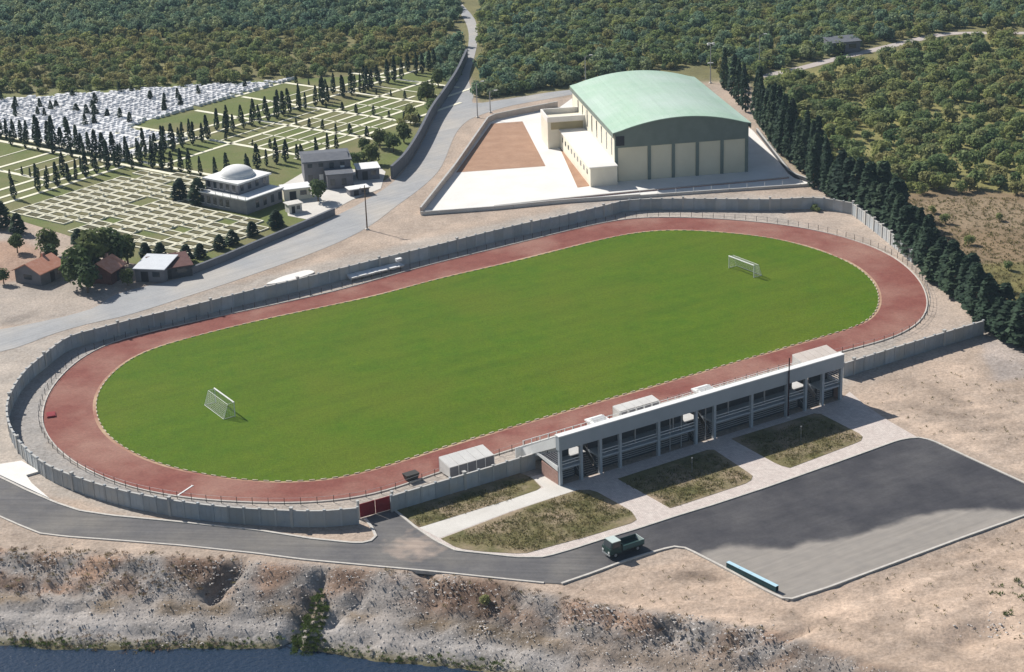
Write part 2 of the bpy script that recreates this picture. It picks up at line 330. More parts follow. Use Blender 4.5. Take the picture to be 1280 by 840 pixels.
upper_road_px = [(-130, 454), (0, 440), (62, 419), (110, 405), (160, 394), (230, 372), (320, 342), (407, 310), (460, 284), (495, 258), (530, 232), (552, 208), (568, 170), (582, 153), (600, 144), (640, 132), (690, 123), (722, 117), (760, 112), (790, 110), (790, 104), (727, 111), (690, 115), (640, 123), (600, 129), (590, 128), (592, 118), (586, 100), (592, 75), (597, 50), (594, 25), (575, 2), (560, -20), (548, -20), (566, 5), (582, 28), (586, 50), (580, 78), (568, 108), (556, 126), (542, 150), (526, 182), (508, 210), (482, 235), (420, 270), (320, 310), (236, 345), (150, 366), (110, 388), (0, 412), (-130, 428)]
site_px = [(526, 268), (570, 212), (612, 151), (655, 142), (700, 134), (722, 118), (790, 125), (920, 150), (941, 163), (990, 222), (1022, 232), (800, 246)]

# ---------------------------------------------------------------- terrain
def axis(breaks):
    out = [breaks[0][0]]
    for (a, _), (b, st) in zip(breaks[:-1], breaks[1:]):
        n = max(1, round((b-a)/st)); out += [a+(b-a)*(k+1)/n for k in range(n)]
    return np.array(out)
gx = axis([(-3000, 0), (-400, 400), (-165, 20), (165, 1.1), (400, 20), (3000, 400)])
gy = axis([(-400, 0), (100, 100), (172, 4), (262, .7), (430, 1.6), (680, 4), (1200, 40), (4500, 500)])
X, Y = np.meshgrid(gx, gy)
def fbm(x, y, s, o=4, seed=0.0):
    out = np.zeros(x.shape); amp = 1; tot = 0
    for k in range(o):
        f = s*2**k
        a = np.sin(x*f*1.0+seed+k*1.7+1.3*np.sin(y*f*.83+k*2.1+seed))*np.cos(y*f*1.11-k*.9+seed*.7+1.1*np.sin(x*f*.71+k))
        out += a*amp; tot += amp; amp *= .55
    return out/tot
rnd2 = RNG.normal(0, 1, X.shape); rnd2 = (rnd2+np.roll(rnd2, 1, 0)+np.roll(rnd2, 1, 1)+np.roll(rnd2, (1, 1), (0, 1)))/2
YC = np.interp(X, cx, cy)+1.1*fbm(X, Y*0, .16, 4, 1.0); YW = np.interp(X, sx, sy)
T = np.clip((YC-Y)/np.maximum(4, YC-YW), -1, 3)
prof = np.interp(T, [-1, 0, .2, .5, .62, 1.0, 1.4, 3], [0, 0, -1.45, -3.2, -3.75, -6.0, -7.2, -8.5])
onbank = (T > 0) & (Y < 260) & (Y > 150)
Z = np.where(Y < 262, prof, 0.0)
slope_w = np.clip(T*4, 0, 1)*np.clip((1.15-T)*4, 0, 1)
Z += slope_w*(.16*fbm(X, Y, .5, 4, 3.0)+.2*fbm(X*1.0+Y*.6, Y*.35, 1.3, 3, 2.0)+.13*np.sin(T*26+2.5*fbm(X, Y*0, .08, 3, 4.0))+.12*rnd2)
gullies = [((298, 712), (265, 752), 1.1, 1.7), ((402, 722), (350, 800), .9, 1.3), ((455, 735), (415, 775), .5, .7), ((452, 740), (447, 770), .4, .5), ((530, 722), (545, 765), 1.0, .9), ((840, 785), (835, 812), 1.1, .9), ((1012, 790), (975, 830), .5, .8), ((1240, 790), (1200, 830), 2.4, 1.0), ((90, 705), (75, 745), .6, .4), ((700, 760), (690, 800), .9, .5), ((650, 750), (635, 790), .6, .4), ((770, 770), (765, 800), .6, .5), ((180, 705), (165, 750), .6, .4), ((900, 790), (893, 815), .4, .6)]
for (a, b, wd, dp) in gullies:
    p = G(*a, -1.0); q = G(*b, -3.5); d = q-p; L2 = d.length_squared
    t = np.clip(((X-p.x)*d.x+(Y-p.y)*d.y)/L2, 0, 1); dist = np.hypot(X-(p.x+t*d.x), Y-(p.y+t*d.y))
    Z -= dp*np.exp(-(dist/wd)**2)*np.clip((p.y+4-Y)/3, 0, 1)
# rough earth away from the paved places
earth_polys = [[(710, 733), (850, 690), (905, 716), (982, 758), (1110, 713), (1290, 650), (1400, 640), (1400, 900), (700, 900)],
               [(1065, 500), (1290, 425), (1400, 460), (1400, 640), (1290, 600), (1170, 546), (1150, 541)],
               [(0, 660), (60, 675), (320, 700), (545, 722), (680, 736), (720, 740), (720, 820), (0, 820)]]
rel = np.zeros(X.shape)
for pl in earth_polys: rel = np.maximum(rel, inside(X, Y, [tuple(p) for p in GS(pl)]).astype(float))
for _ in range(4): rel = (rel+np.roll(rel, 1, 0)+np.roll(rel, -1, 0)+np.roll(rel, 1, 1)+np.roll(rel, -1, 1))/5
Z -= rel*(T <= 0)*(.22+.16*fbm(X, Y, .25, 4, 5.0)+.07*rnd2)
# colours of the ground itself
C = np.zeros(X.shape+(3,))
def paint(poly, col, w=1.0, grow=0):
    P = [tuple(p) for p in GS(poly)]
    jx = X+1.2*fbm(X, Y, .35, 3, 9.0); jy = Y+1.2*fbm(Y, X, .3, 3, 4.0)
    m = inside(jx, jy, P)
    C[m] = C[m]*(1-w)+np.array(col)*w
C[:] = (.43, .35, .285)
paint([(-600, 150), (0, 130), (300, 112), (575, 84), (600, 128), (700, 116), (935, 100), (960, 165), (1000, 215), (1130, 262), (1290, 400), (2600, 500), (2600, -180), (-900, -180)], (.19, .18, .085))
paint([(955, 100), (1200, 46), (1600, 40), (1600, 250), (1128, 250), (1000, 170)], (.25, .235, .095))
C[Y > 690] = (.06, .068, .032)
paint([(1120, 245), (1180, 235), (1290, 240), (1420, 250), (1420, 470), (1290, 390), (1180, 320)], (.25, .185, .115))
paint([(1180, 330), (1290, 330), (1420, 360), (1420, 470), (1290, 400)], (.17, .165, .06), .8)
paint([(1130, 255), (1200, 245), (1290, 255), (1290, 285), (1200, 285)], (.3, .235, .16), .6)
paint([(-200, 300), (20, 290), (90, 330), (160, 372), (100, 395), (-200, 445)], (.40, .35, .305))
paint([(-200, 295), (30, 300), (70, 320), (30, 350), (-200, 380)], (.36, .22, .15), .7)
# gravel margins round the track and outside the wall
paint([(0, 440), (60, 420), (330, 345), (640, 275), (790, 240), (1060, 245), (1180, 330), (1240, 420), (1060, 480), (690, 600), (480, 650), (330, 660), (180, 645), (60, 620), (0, 590), (-150, 520), (-150, 455)], (.42, .375, .33))
paint([(10, 520), (90, 430), (140, 428), (60, 500), (60, 560), (160, 612), (300, 632), (300, 655), (120, 620), (25, 570)], (.36, .34, .32))
paint([(960, 245), (1070, 255), (1140, 310), (1230, 400), (1110, 440), (1160, 380), (1100, 310), (1000, 282)], (.45, .375, .315))
# right-hand dirt
paint([(1055, 495), (1290, 410), (1500, 450), (1500, 660), (1290, 600), (1150, 545)], (.47, .375, .30))
paint([(700, 735), (860, 690), (985, 755), (1290, 650), (1500, 650), (1500, 900), (800, 900), (760, 760)], (.48, .375, .295))
paint([(1230, 420), (1290, 420), (1290, 470), (1245, 475), (1225, 450)], (.44, .40, .38), .7)
# bank
bk = (T > -.04) & (Y < 262) & (Y > 120)
C[bk] = (.35, .32, .295)
up = bk & (T < .4); n1 = fbm(X, Y, .22, 4, 2.0)
C[up & (n1 > .05)] = (.29, .21, .16)
C[up & (n1 > .32)] = (.2, .135, .1)
C[up & (n1 < -.4)] = (.42, .28, .2)
C[bk & (T > .6)] = (.43, .40, .375)
C[bk & (T > .45) & (T < .62) & (n1 > -.1)] = (.26, .2, .14)
C[bk & (T > .93)] = (.16, .145, .08)
C[bk & (fbm(X, Y, .45, 4, 7.0) > .42)] *= .62
paint([(705, 770), (900, 790), (1080, 850), (700, 850)], (.34, .28, .235), .6)
def streak(px, w, k, z=0):
    l = smooth_open(GS(px, z), 4)
    for p, q in zip(l[:-1], l[1:]):
        d = q-p; t = np.clip(((X-p.x)*d.x+(Y-p.y)*d.y)/max(1e-6, d.length_squared), 0, 1); ds = np.hypot(X-(p.x+t*d.x), Y-(p.y+t*d.y)); C[ds < w] = C[ds < w]*(.4+.6*k)
for px, w, k in (([(985, 768), (1040, 776), (1120, 790), (1200, 815)], .8, .75), ([(985, 775), (1060, 790), (1120, 815)], .6, .8), ([(840, 722), (875, 716), (900, 722)], 1.3, .72), ([(1100, 795), (1180, 760), (1290, 705)], .8, 1.25), ([(1000, 800), (1100, 830), (1200, 850)], .9, .8), ([(720, 745), (800, 755), (900, 770), (980, 778)], .8, 1.2), ([(1090, 470), (1150, 480), (1210, 505)], 1.2, .75), ([(1130, 500), (1180, 515), (1250, 520)], .9, .8), ([(1070, 500), (1150, 530), (1290, 590)], .7, 1.25), ([(1010, 770), (1120, 735), (1290, 672)], 1.0, 1.2), ([(480, 300), (512, 303), (545, 290)], .8, 1.25), ([(325, 345), (410, 312), (462, 286)], .7, .6), ([(60, 422), (150, 399), (230, 376), (320, 347)], .6, .7), ([(0, 405), (25, 398), (45, 390)], .8, .5)): streak(px, w, k)
C[(rel > .3) & (fbm(X, Y, .12, 5, 6.0) > .25)] *= .87
C[(rel > .3) & (fbm(X, Y, .2, 5, 8.0) > .35)] *= 1.1
C *= (1+.05*rnd2)[..., None]
for _ in range(1):
    C = (2*C+np.roll(C, 1, 0)+np.roll(C, -1, 0)+np.roll(C, 1, 1)+np.roll(C, -1, 1))/6
ny, nx = X.shape
me = bpy.data.meshes.new('ground')
idx = np.arange(nx*ny).reshape(ny, nx)
quads = np.stack([idx[:-1, :-1], idx[:-1, 1:], idx[1:, 1:], idx[1:, :-1]], -1).reshape(-1, 4)
me.vertices.add(nx*ny); me.vertices.foreach_set('co', np.stack([X, Y, Z], -1).astype(np.float32).ravel())
me.loops.add(quads.size); me.loops.foreach_set('vertex_index', quads.astype(np.int32).ravel())
me.polygons.add(len(quads)); me.polygons.foreach_set('loop_start', np.arange(0, quads.size, 4, dtype=np.int32)); me.polygons.foreach_set('loop_total', np.full(len(quads), 4, np.int32))
me.update(calc_edges=True); me.polygons.foreach_set('use_smooth', np.ones(len(quads), bool))
ca = me.color_attributes.new('soil', 'FLOAT_COLOR', 'POINT')
ca.data.foreach_set('color', np.concatenate([np.clip(C, 0, 1), np.ones(X.shape+(1,))], -1).astype(np.float32).ravel())
gm = mat('earth', (1, 1, 1), (.76, .74, .72), .7, c3=(1.12, 1.08, 1.04), scale3=.12, fine=.3, bump=.5, bscale=1.3, spec=.1)
nt = gm.node_tree; b = nt.nodes['Principled BSDF']; src = b.inputs['Base Color'].links[0].from_socket
at = nt.nodes.new('ShaderNodeAttribute'); at.attribute_name = 'soil'
x = nt.nodes.new('ShaderNodeMix'); x.data_type = 'RGBA'; x.blend_type = 'MULTIPLY'; x.inputs[0].default_value = 1
nt.links.new(at.outputs['Color'], x.inputs[6]); nt.links.new(src, x.inputs[7]); nt.links.new(x.outputs[2], b.inputs['Base Color'])
me.materials.append(gm)
tag(ob('ground', me), kind='structure')
def ground_z(px, py):
    i = int(np.searchsorted(gx, px)); j = int(np.searchsorted(gy, py))
    return float(Z[min(j, ny-1), min(i, nx-1)])
wm = MB().quad((-3000, -400, WATER_Z), (3000, -400, WATER_Z), (3000, 230, WATER_Z), (-3000, 230, WATER_Z))
tag(wm.build('river', M['water']), kind='structure')

# ---------------------------------------------------------------- roads and paved sheets
def soft(px, n=4, step=2.0, it=1): return resample(smooth_closed(GS(px), n), step, True)
sheet('access_road', GS(road_low_px), .05, M['asph'], skirt=.4)
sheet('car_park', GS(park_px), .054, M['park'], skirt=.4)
sheet('upper_road', soft(upper_road_px, 3, 3.0), .04, M['oldroad'])
apron_px = [(660, 600), (672, 597), (701, 607), (1050, 500), (1062, 488), (1082, 507), (1112, 527), (1146, 546), (1122, 550), (960, 608), (847, 644), (752, 674), (715, 686), (682, 695), (668, 690), (640, 690)]
sheet('stand_pavement', GS([(664, 596), (690, 590), (701, 607), (1050, 500), (1062, 490), (1082, 507), (1112, 527), (1146, 546.5), (1122, 550.5), (960, 608.5), (847, 644.5), (752, 674.5), (715, 686.5), (680, 696.5), (645, 696.5), (602, 691.5), (570, 688.5), (545, 676.5), (524, 661)]), .06, M['paver'], skirt=.3)
sheet('footpath', GS([(524, 660), (640, 624), (680, 610), (664, 597), (690, 591), (701, 607), (724, 612), (640, 639), (549, 673)]), .075, M['conc'])
for pl in ([(493, 637), (560, 617), (650, 592), (664, 597), (678, 611), (640, 624), (524, 660)],
           [(551, 674), (640, 640), (722, 613), (742, 613), (790, 640), (797, 652), (735, 671), (690, 683), (655, 693), (602, 690), (572, 686)],
           [(772, 599), (890, 561), (941, 595), (938, 603), (838, 636), (824, 628)],
           [(914, 549), (1022, 516), (1079, 545), (1076, 552), (986, 586), (972, 581)]):
    tag(sheet('planting_bed', resample(GS(pl), 1.5, True), .10, M['bed'], kind=None, skirt=.06), kind='structure')
# kerbs of the lower road and the car park
K = lambda px, st=1.5: resample(GS(px), st)
band('kerb', K([(-120, 540), (-60, 569), (0, 597), (35, 614), (70, 629), (100, 639), (140, 645), (215, 652), (320, 663), (390, 674), (440, 679), (461, 679), (470, 671), (465, 660), (456, 648)]), .38, -.1, .17, M['kerb'])
band('kerb', K([(490, 635), (493, 638), (520, 660), (545, 677), (570, 689), (602, 692), (645, 697), (680, 697), (715, 687), (752, 675), (795, 662), (847, 645), (890, 632), (960, 609), (1050, 577), (1122, 551), (1145, 547), (1165, 551), (1210, 572), (1280, 604), (1318, 622), (1322, 628), (1280, 645), (1210, 670), (1110, 707), (1035, 735), (984, 751), (960, 740), (905, 710), (862, 688), (852, 684), (840, 684), (812, 692), (780, 702), (740, 717), (702, 730)]), .35, -.4, .17, M['kerb'])
band('kerb', K([(680, 729), (640, 725), (545, 715), (480, 709), (382, 700), (320, 692), (225, 682), (150, 676), (82, 671), (50, 667), (25, 657), (0, 646), (-60, 616), (-120, 588)]), .3, -.4, .12, M['kerb'])
sheet('entrance_slab', GS([(-70, 560), (0, 582), (27, 578), (50, 591), (33, 596), (40, 606), (62, 625), (40, 614.5), (0, 595.5), (-70, 563)]), .3, M['plaza'], skirt=.4)
sheet('pale_spoil_heap', relax(resample(GS([(330, 357), (352, 347), (385, 338), (396, 341), (370, 350), (342, 356)]), .8, True), 2), .25, M['plaza'], skirt=.3)

# ---------------------------------------------------------------- sports field
fo = ob('running_track', None); tag(fo, kind='structure')
sheet('surface', trackline, .05, M['track'], parent=fo)
vergel = [p.lerp(trackline[min(range(len(trackline)), key=lambda k: (trackline[k]-p).length)], .075) for p in infield]
sheet('sand_margin', relax(vergel, 3), .065, mat('sand_margin', (.5, .36, .22), (.42, .27, .18), .5, c3=(.3, .12, .09), scale3=.08), parent=fo)
sheet('playing_field', infield, .085, M['grass'])
kb = MB().box(-.42, .42, -.09, .09, 0, .12).mesh('kerb_stone', M['kerbw'])
rs = resample(infield, 1.7, True)
for i, p in enumerate(rs[:300]):
    d = rs[(i+1) % len(rs)]-rs[i-1]
    ob('kerb_stone', kb, fo, (p.x, p.y, .06), math.atan2(d.y, d.x))
oc = band('outer_kerb', trackline, .22, 0, .18, M['kerb'], True, parent=fo)
# railing round the track
rl = empty('track_railing', label='low wire railing on thin posts all round the red track', cat='railing')
pm = MB().tube((0, 0, 0), (0, 0, 1.15), .05, k=5).mesh('railing_post', M['darkmetal'])
cen = Vector((-.2, 295.4))
rp = resample(trackline, 2.3, True); out_l = []
for p, nx_ in zip(rp, rp[1:]+rp[:1]):
    d = (nx_-p).normalized(); n = Vector((d.y, -d.x))
    if n.dot(p-cen) < 0: n = -n
    q = p+n*.55; out_l.append(q); ob('post', pm, rl, (q.x, q.y, 0))
wmb = MB()
for i in range(len(out_l)):
    a, c = out_l[i], out_l[(i+1) % len(out_l)]
    for z in (.55, 1.1): wmb.tube((a.x, a.y, z), (c.x, c.y, z), .02, k=3)
wmb.build('wire', M['metal'], rl)
# goals
FY = math.radians(32.776)
def goal(gxp, side, label):
    c = Vector((-.22, 295.43)); loc = (c.x+math.cos(FY)*gxp-math.sin(FY)*.22, c.y+math.sin(FY)*gxp+math.cos(FY)*.22, .085)
    t = empty('football_goal', loc, FY, label, 'goal', 'goals on the playing field')
    for s in (-1, 1): MB().tube((0, s*3.66, 0), (0, s*3.66, 2.44), .085, k=8).build('goal_post', M['white'], t)
    MB().tube((0, -3.74, 2.44), (0, 3.74, 2.44), .12, k=8).build('crossbar', M['white'], t)
    f = MB(); D = 2.0*side
    for s in (-1, 1):
        f.tube((0, s*3.66, 2.4), (D*.55, s*3.66, 2.35), .04); f.tube((D*.55, s*3.66, 2.35), (D, s*3.66, 0), .04); f.tube((0, s*3.66, .05), (D, s*3.66, .05), .04)
    f.tube((D, -3.66, .05), (D, 3.66, .05), .04); f.tube((D*.55, -3.66, 2.35), (D*.55, 3.66, 2.35), .04); f.build('back_frame', M['white'], t)
    n = MB(); r = .014
    for k in range(25):
        y = -3.66+7.32*k/24; n.tube((0, y, 2.42), (D*.55, y, 2.33), r, k=3); n.tube((D*.55, y, 2.33), (D, y, .06), r, k=3)
    for k in range(1, 9):
        z = 2.33*k/9; xx = D*.55+(D*.45)*(1-z/2.33); n.tube((xx, -3.66, z), (xx, 3.66, z), r, k=3)
        for s in (-1, 1): n.tube((0, s*3.66, z), (xx, s*3.66, z), r, k=3)
    for s in (-1, 1):
        for k in range(1, 5):
            xx = D*k/5; zt = 2.36 if abs(xx) < abs(D*.55) else 2.33*(1-(abs(xx)-abs(D)*.55)/(abs(D)*.45)); n.tube((xx, s*3.66, 0), (xx, s*3.66, zt), r, k=3)
    n.build('net', M['white'], t)
goal(53.3, 1, 'white football goal with net, on the field end by the cypress row')
goal(-55.1, -1, 'white football goal with net, on the field end opposite the cypress row')
mk = empty('marker_board', (*G(231, 614), .05), math.radians(62), 'thin white board lying across the red track', 'board'); MB().box(-1.9, 1.9, -.12, .12, 0, .06).box(-1.9, -1.75, -.2, .2, 0, .08).box(1.75, 1.9, -.2, .2, 0, .08).build('plank', M['white'], mk)
mt = empty('landing_mat', (*G(64, 519.5), .05), .3, 'small dark red mat on the curve of the track', 'mat'); MB().box(-.7, .7, -1.0, 1.0, 0, .22).box(-.6, .6, -.9, .9, .22, .27).build('cushion', M['redgate'], mt)

# ---------------------------------------------------------------- perimeter wall: panels between posts
panel_me = MB().box(-1.02, 1.02, -.07, .07, 0, 2.42).box(-.04, .04, -.1, .1, 0, 2.42).mesh('panel', M['wall'])
post_me = MB().box(-.13, .13, -.15, .15, 0, 2.62).box(-.17, .17, -.19, .19, 2.62, 2.7).mesh('post', M['wall'])
tall_me = MB().box(-.2, .2, -.24, .24, 0, 2.85).box(-.26, .26, -.3, .3, 2.85, 3.0).mesh('pier', M['cap'])
cap_me = MB().box(-1.02, 1.02, -.16, .16, 2.42, 2.54).mesh('coping', M['cap'])
def wall(name, line, label, pier=8, h=1.0):
    t = empty(name, label=label, cat='wall'); pts = resample(line, 2.3)
    for i in range(len(pts)):
        if i < len(pts)-1:
            a, c = pts[i], pts[i+1]; m_ = (a+c)/2; d = c-a; rz = math.atan2(d.y, d.x); s = d.length/2.3
            ob('panel', panel_me, t, (m_.x, m_.y, 0), rz, (s, 1, h)); ob('coping', cap_me, t, (m_.x, m_.y, 0), rz, (s, 1, h))
        p = pts[i]; d = pts[min(i+1, len(pts)-1)]-pts[max(0, i-1)]; rz = math.atan2(d.y, d.x)
        if pier and i % pier == pier//2: ob('pier', tall_me, t, (p.x, p.y, 0), rz, (1, 1, h))
        else: ob('post', post_me, t, (p.x, p.y, 0), rz, (1, 1, h))
    return t
wl1 = smooth_open(GS([(448, 655), (395, 659), (320, 656), (260, 651), (200, 642), (145, 630), (100, 616), (62, 600), (36, 580), (18, 557), (11, 533), (15, 510), (32, 482), (58, 459), (88, 437), (130, 425), (175, 413), (250, 395), (320, 377), (370, 365), (440, 347), (500, 332), (545, 321), (640, 297), (700, 284), (755, 271), (785, 264), (840, 262), (960, 263), (1020, 261), (1066, 268)]), 4)
wall('perimeter_wall', wl1, 'long grey panel wall curving round the field from the red gate to the cypresses')
wall('perimeter_wall', smooth_open(GS([(1066, 269), (1085, 283), (1105, 299), (1128, 318), (1140, 328)]), 4), 'panel wall along the foot of the cypress row', pier=2)
wall('perimeter_wall', GS([(1228, 418), (1178, 433), (1120, 451), (1054, 472)]), 'straight panel wall joining the grandstand to the cypress row', pier=9)
wall('perimeter_wall', GS([(490, 640), (560, 619), (620, 601), (668, 586)]), 'short panel wall between the red gate and the grandstand', pier=11)
ga, gb = G(450, 648), G(489, 637); d = gb-ga
gt = empty('entrance_gate', (*ga, 0), math.atan2(d.y, d.x), 'dark red sheet metal gate in the perimeter wall', 'gate')
for k in range(2):
    x0 = k*d.length/2+.06; x1 = (k+1)*d.length/2-.06
    lf = MB().box(x0, x1, -.04, .04, .12, 2.2).build('gate_leaf', M['redgate'], gt)
    MB().box(x0, x1, -.08, -.045, .12, .22).box(x0, x1, -.08, -.045, 1.1, 1.2).box(x0, x1, -.08, -.045, 2.1, 2.2).box(x0, x0+.1, -.1, -.085, .12, 2.2).box(x1-.1, x1, -.1, -.085, .12, 2.2).build('leaf_frame', M['redgate'], lf)
for xx in (-.35, d.length+.1): MB().box(xx, xx+.3, -.2, .2, 0, 2.75).box(xx-.05, xx+.35, -.25, .25, 2.75, 2.85).build('gate_pier', M['cap'], gt)

# ---------------------------------------------------------------- grandstand (local x along it, y towards the field)
SA = G(701, 607); SB = G(1050, 500); SL = 53.3; SR = math.atan2((SB-SA).y, (SB-SA).x)
st = empty('grandstand', (*SA, 0), SR, 'long white concrete grandstand with columns, gallery and deep parapet beam', 'grandstand')
colx = [0, 3.6, 7, 10.5, 17.5, 24.5, 28, 35.2, 42.2, 46, 49.5, 53.3]
vom = [(3.6, 7), (24.5, 28), (46, 49.5)]
blocks = [(0, 3.6), (7, 24.5), (28, 46), (49.5, 53.3)]
MB().box(-.3, SL+.3, -.3, .55, 5.6, 7.75).box(-.3, -.28, -.3, .55, 7.7, 7.75).build('parapet_beam', M['stand'], st)
MB().box(-.36, SL+.36, -.36, .75, 7.755, 7.9).build('parapet_coping', M['white'], st)
for x in colx: MB().box(x-.22, x+.22, -.2, .28, 0, 5.6).build('column', M['stand'], st)
for x in (14, 21, 31.5, 38.6): MB().box(x-.1, x+.1, 1.0, 1.2, 2.7, 4.9).build('mullion', M['metal'], st)
for x in (19.9, 22.0, 26.6): MB().box(x-.07, x+.07, .3, .44, 0, 5.6).build('drain_pipe', M['metal'], st)
# gallery slab, rails, rooms under it
for (a, c) in blocks:
    MB().box(a, c, -.05, 3.2, 2.4, 2.68).build('gallery_slab', M['stand'], st)
    r_ = MB()
    for z in (3.15, 3.6): r_.box(a+.2, c-.2, .02, .10, z, z+.09)
    r_.build('gallery_rail', M['white'], st)
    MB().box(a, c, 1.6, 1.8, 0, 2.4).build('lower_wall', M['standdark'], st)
    lv = MB()
    for k in range(6): lv.box(a+.3, c-.3, 1.5, 1.6, .35+.33*k, .48+.33*k)
    lv.build('louvre_bars', M['metal'], st)
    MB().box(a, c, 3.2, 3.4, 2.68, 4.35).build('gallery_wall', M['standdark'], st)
    # seating steps
    pr = []; n = 10; y0, z0, y1, z1 = .55, 5.75, 9.4, 1.2
    for k in range(n+1):
        y = y0+(y1-y0)*k/n; z = z0+(z1-z0)*k/n; pr.append((y, z))
        if k < n: pr.append((y0+(y1-y0)*(k+1)/n, z))
    pr += [(y1, .1), (y1-.25, .1), (y1-.25, z1-.3), (y0, z0-.5)]
    MB().prism(pr, a+.02, c-.02).build('seating_steps', M['seat'], st)
for (a, c) in vom:
    MB().box(a, c, 3.8, 9.2, 1.9, 2.12).build('passage_floor', M['seat'], st)
    fl = MB()
    for k in range(11): fl.box(a+.25, c-.25, .5+.3*k, .8+.3*k, 0, .2*(k+1))
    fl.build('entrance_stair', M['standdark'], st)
    for xx in (a+.1, c-.1): MB().tube((xx, .5, .9), (xx, 3.8, 3.1), .04).tube((xx, .5, 0), (xx, .5, .9), .04).build('stair_rail', M['metal'], st)
for (a, c) in vom:  # upper seating added over the passages to block sun through the gaps
    pr = []
    for k in range(4):
        y = .55+.885*k; z = 5.75-.455*k; pr += [(y, z), (y+.885, z)]
    pr += [(4.09, 3.95), (4.09, 3.65), (.55, 5.25)]
    MB().prism(pr, a+.02, c-.02).build('seating_steps', M['seat'], st)
# gable ends: raking edge beam, counter-brace, brick infill
for (xa, xb) in ((-.32, -.02), (SL+.02, SL+.32)):
    MB().prism([(.56, 7.5), (.56, 5.9), (9.9, 1.0), (9.9, 2.4)], xa, xb).build('raking_beam', M['white'], st)
    MB().prism([(.3, 2.2), (.3, 3.0), (5.9, 3.3), (5.9, 2.9)], xa+.03, xb-.03).build('end_brace', M['white'], st)
    MB().prism([(.3, .05), (.3, 2.0), (4.6, 2.3), (4.6, .05)], xa+.06, xb-.06).build('end_infill', M['brick'], st)
    lv = MB()
    for k in range(6): lv.prism([(.4, 3.2+.35*k), (.4, 3.33+.35*k), (4.6-.66*k, 3.33+.35*k), (4.6-.66*k, 3.2+.35*k)], xa+.1, xb-.1)
    lv.build('end_grille', M['houseshade'], st)
    MB().box(xa+.04, xb-.04, 8.4, 9.6, 0, 1.1).build('end_plinth', M['conc'], st)
MB().box(-1.4, SL+1.4, 9.9, 10.05, 0, 2.7).build('front_wall', M['white'], st)
fr = MB()
for k in range(37): fr.box(k*1.48-.05, k*1.48+.05, 9.9, 10.0, 2.7, 3.5)
fr.box(-.1, SL+.1, 9.92, 9.98, 3.45, 3.53); fr.build('front_rail', M['white'], st)
bx = G(985, 522)
pp = empty('dark_mast', (*bx, 0), 0, 'tall thin dark red mast standing close against the grandstand back', 'mast'); MB().tube((0, 0, 0), (0, 0, 10.0), .12, .09, k=8).build('shaft', mat('maroon', (.05, .012, .015)), pp); MB().box(-.3, .3, -.3, .3, 0, .25).build('foot', M['conc'], pp)
def S2W(s, v): u = Vector((math.cos(SR), math.sin(SR))); return SA+u*s+Vector((-u.y, u.x))*v
def shelter(s0, s1, v0, v1, zb, zf, roofm, label):
    p = S2W(s0, v0); L = s1-s0; D = v1-v0
    t = empty('team_shelter', (*p, .03), SR, label, 'shelter', 'team shelters beside the track')
    n = max(3, round(L/1.6))
    for k in range(n):
        a = L*k/n+.03; c = L*(k+1)/n-.03
        MB().hexa([(a, -.15, zb), (c, -.15, zb), (c, D, zf), (a, D, zf)], [(a, -.15, zb+.07), (c, -.15, zb+.07), (c, D, zf+.07), (a, D, zf+.07)]).build('roof_panel', roofm, t)
        MB().box(a, c, 0, .06, .25, zb-.12).build('back_panel', M['houseshade'], t)
    for k in range(n+1):
        x = L*k/n; MB().tube((x, -.05, 0), (x, -.05, zb), .05).tube((x, D-.1, 0), (x, D-.1, zf), .05).tube((x, -.05, zb-.04), (x, D-.1, zf-.04), .04).build('frame', M['white'], t)
    MB().box(.1, L-.1, .35, .8, .4, .46).box(.3, .4, .4, .75, 0, .4).box(L-.4, L-.3, .4, .75, 0, .4).build('bench', M['metal'], t)
    for x in (0, L): MB().hexa([(x-.02, 0, .3), (x+.02, 0, .3), (x+.02, D-.2, .3), (x-.02, D-.2, .3)], [(x-.02, 0, zb-.1), (x+.02, 0, zb-.1), (x+.02, D-.2, zf-.1), (x-.02, D-.2, zf-.1)]).build('side_panel', M['offw'], t)
shelter(-12.0, -4.4, 11.2, 14.3, 1.9, 2.4, M['offw'], 'white-roofed team shelter beside the short wall near the red gate')
shelter(19.3, 26.9, 12.6, 14.4, 2.3, 2.55, M['offw'], 'grey-roofed team shelter with black back, behind the middle of the grandstand')
shelter(55.6, 63.1, 11.2, 14.4, 2.0, 2.6, mat('tan_panel', (.62, .54, .47), (.7, .62, .55), .6), 'cream-roofed team shelter at the grandstand end near the cypresses')
for s0, lab in ((13.4, 'small white booth between the brick stair end and the middle shelter'), (33.9, 'small white booth on the cypress side of the middle shelter')):
    p = S2W(s0, 11.0); t = empty('white_booth', (*p, .03), SR, lab, 'booth', 'white booths before the stand')
    MB().box(0, 2.6, 0, 1.8, 0, 2.2).build('booth_wall', M['white'], t); MB().box(-.3, 2.9, -.3, 2.1, 2.2, 2.45).prism([(-.1, 2.45), (1.9, 2.45), (.9, 2.9)], .1, 2.5).build('booth_roof', M['white'], t)
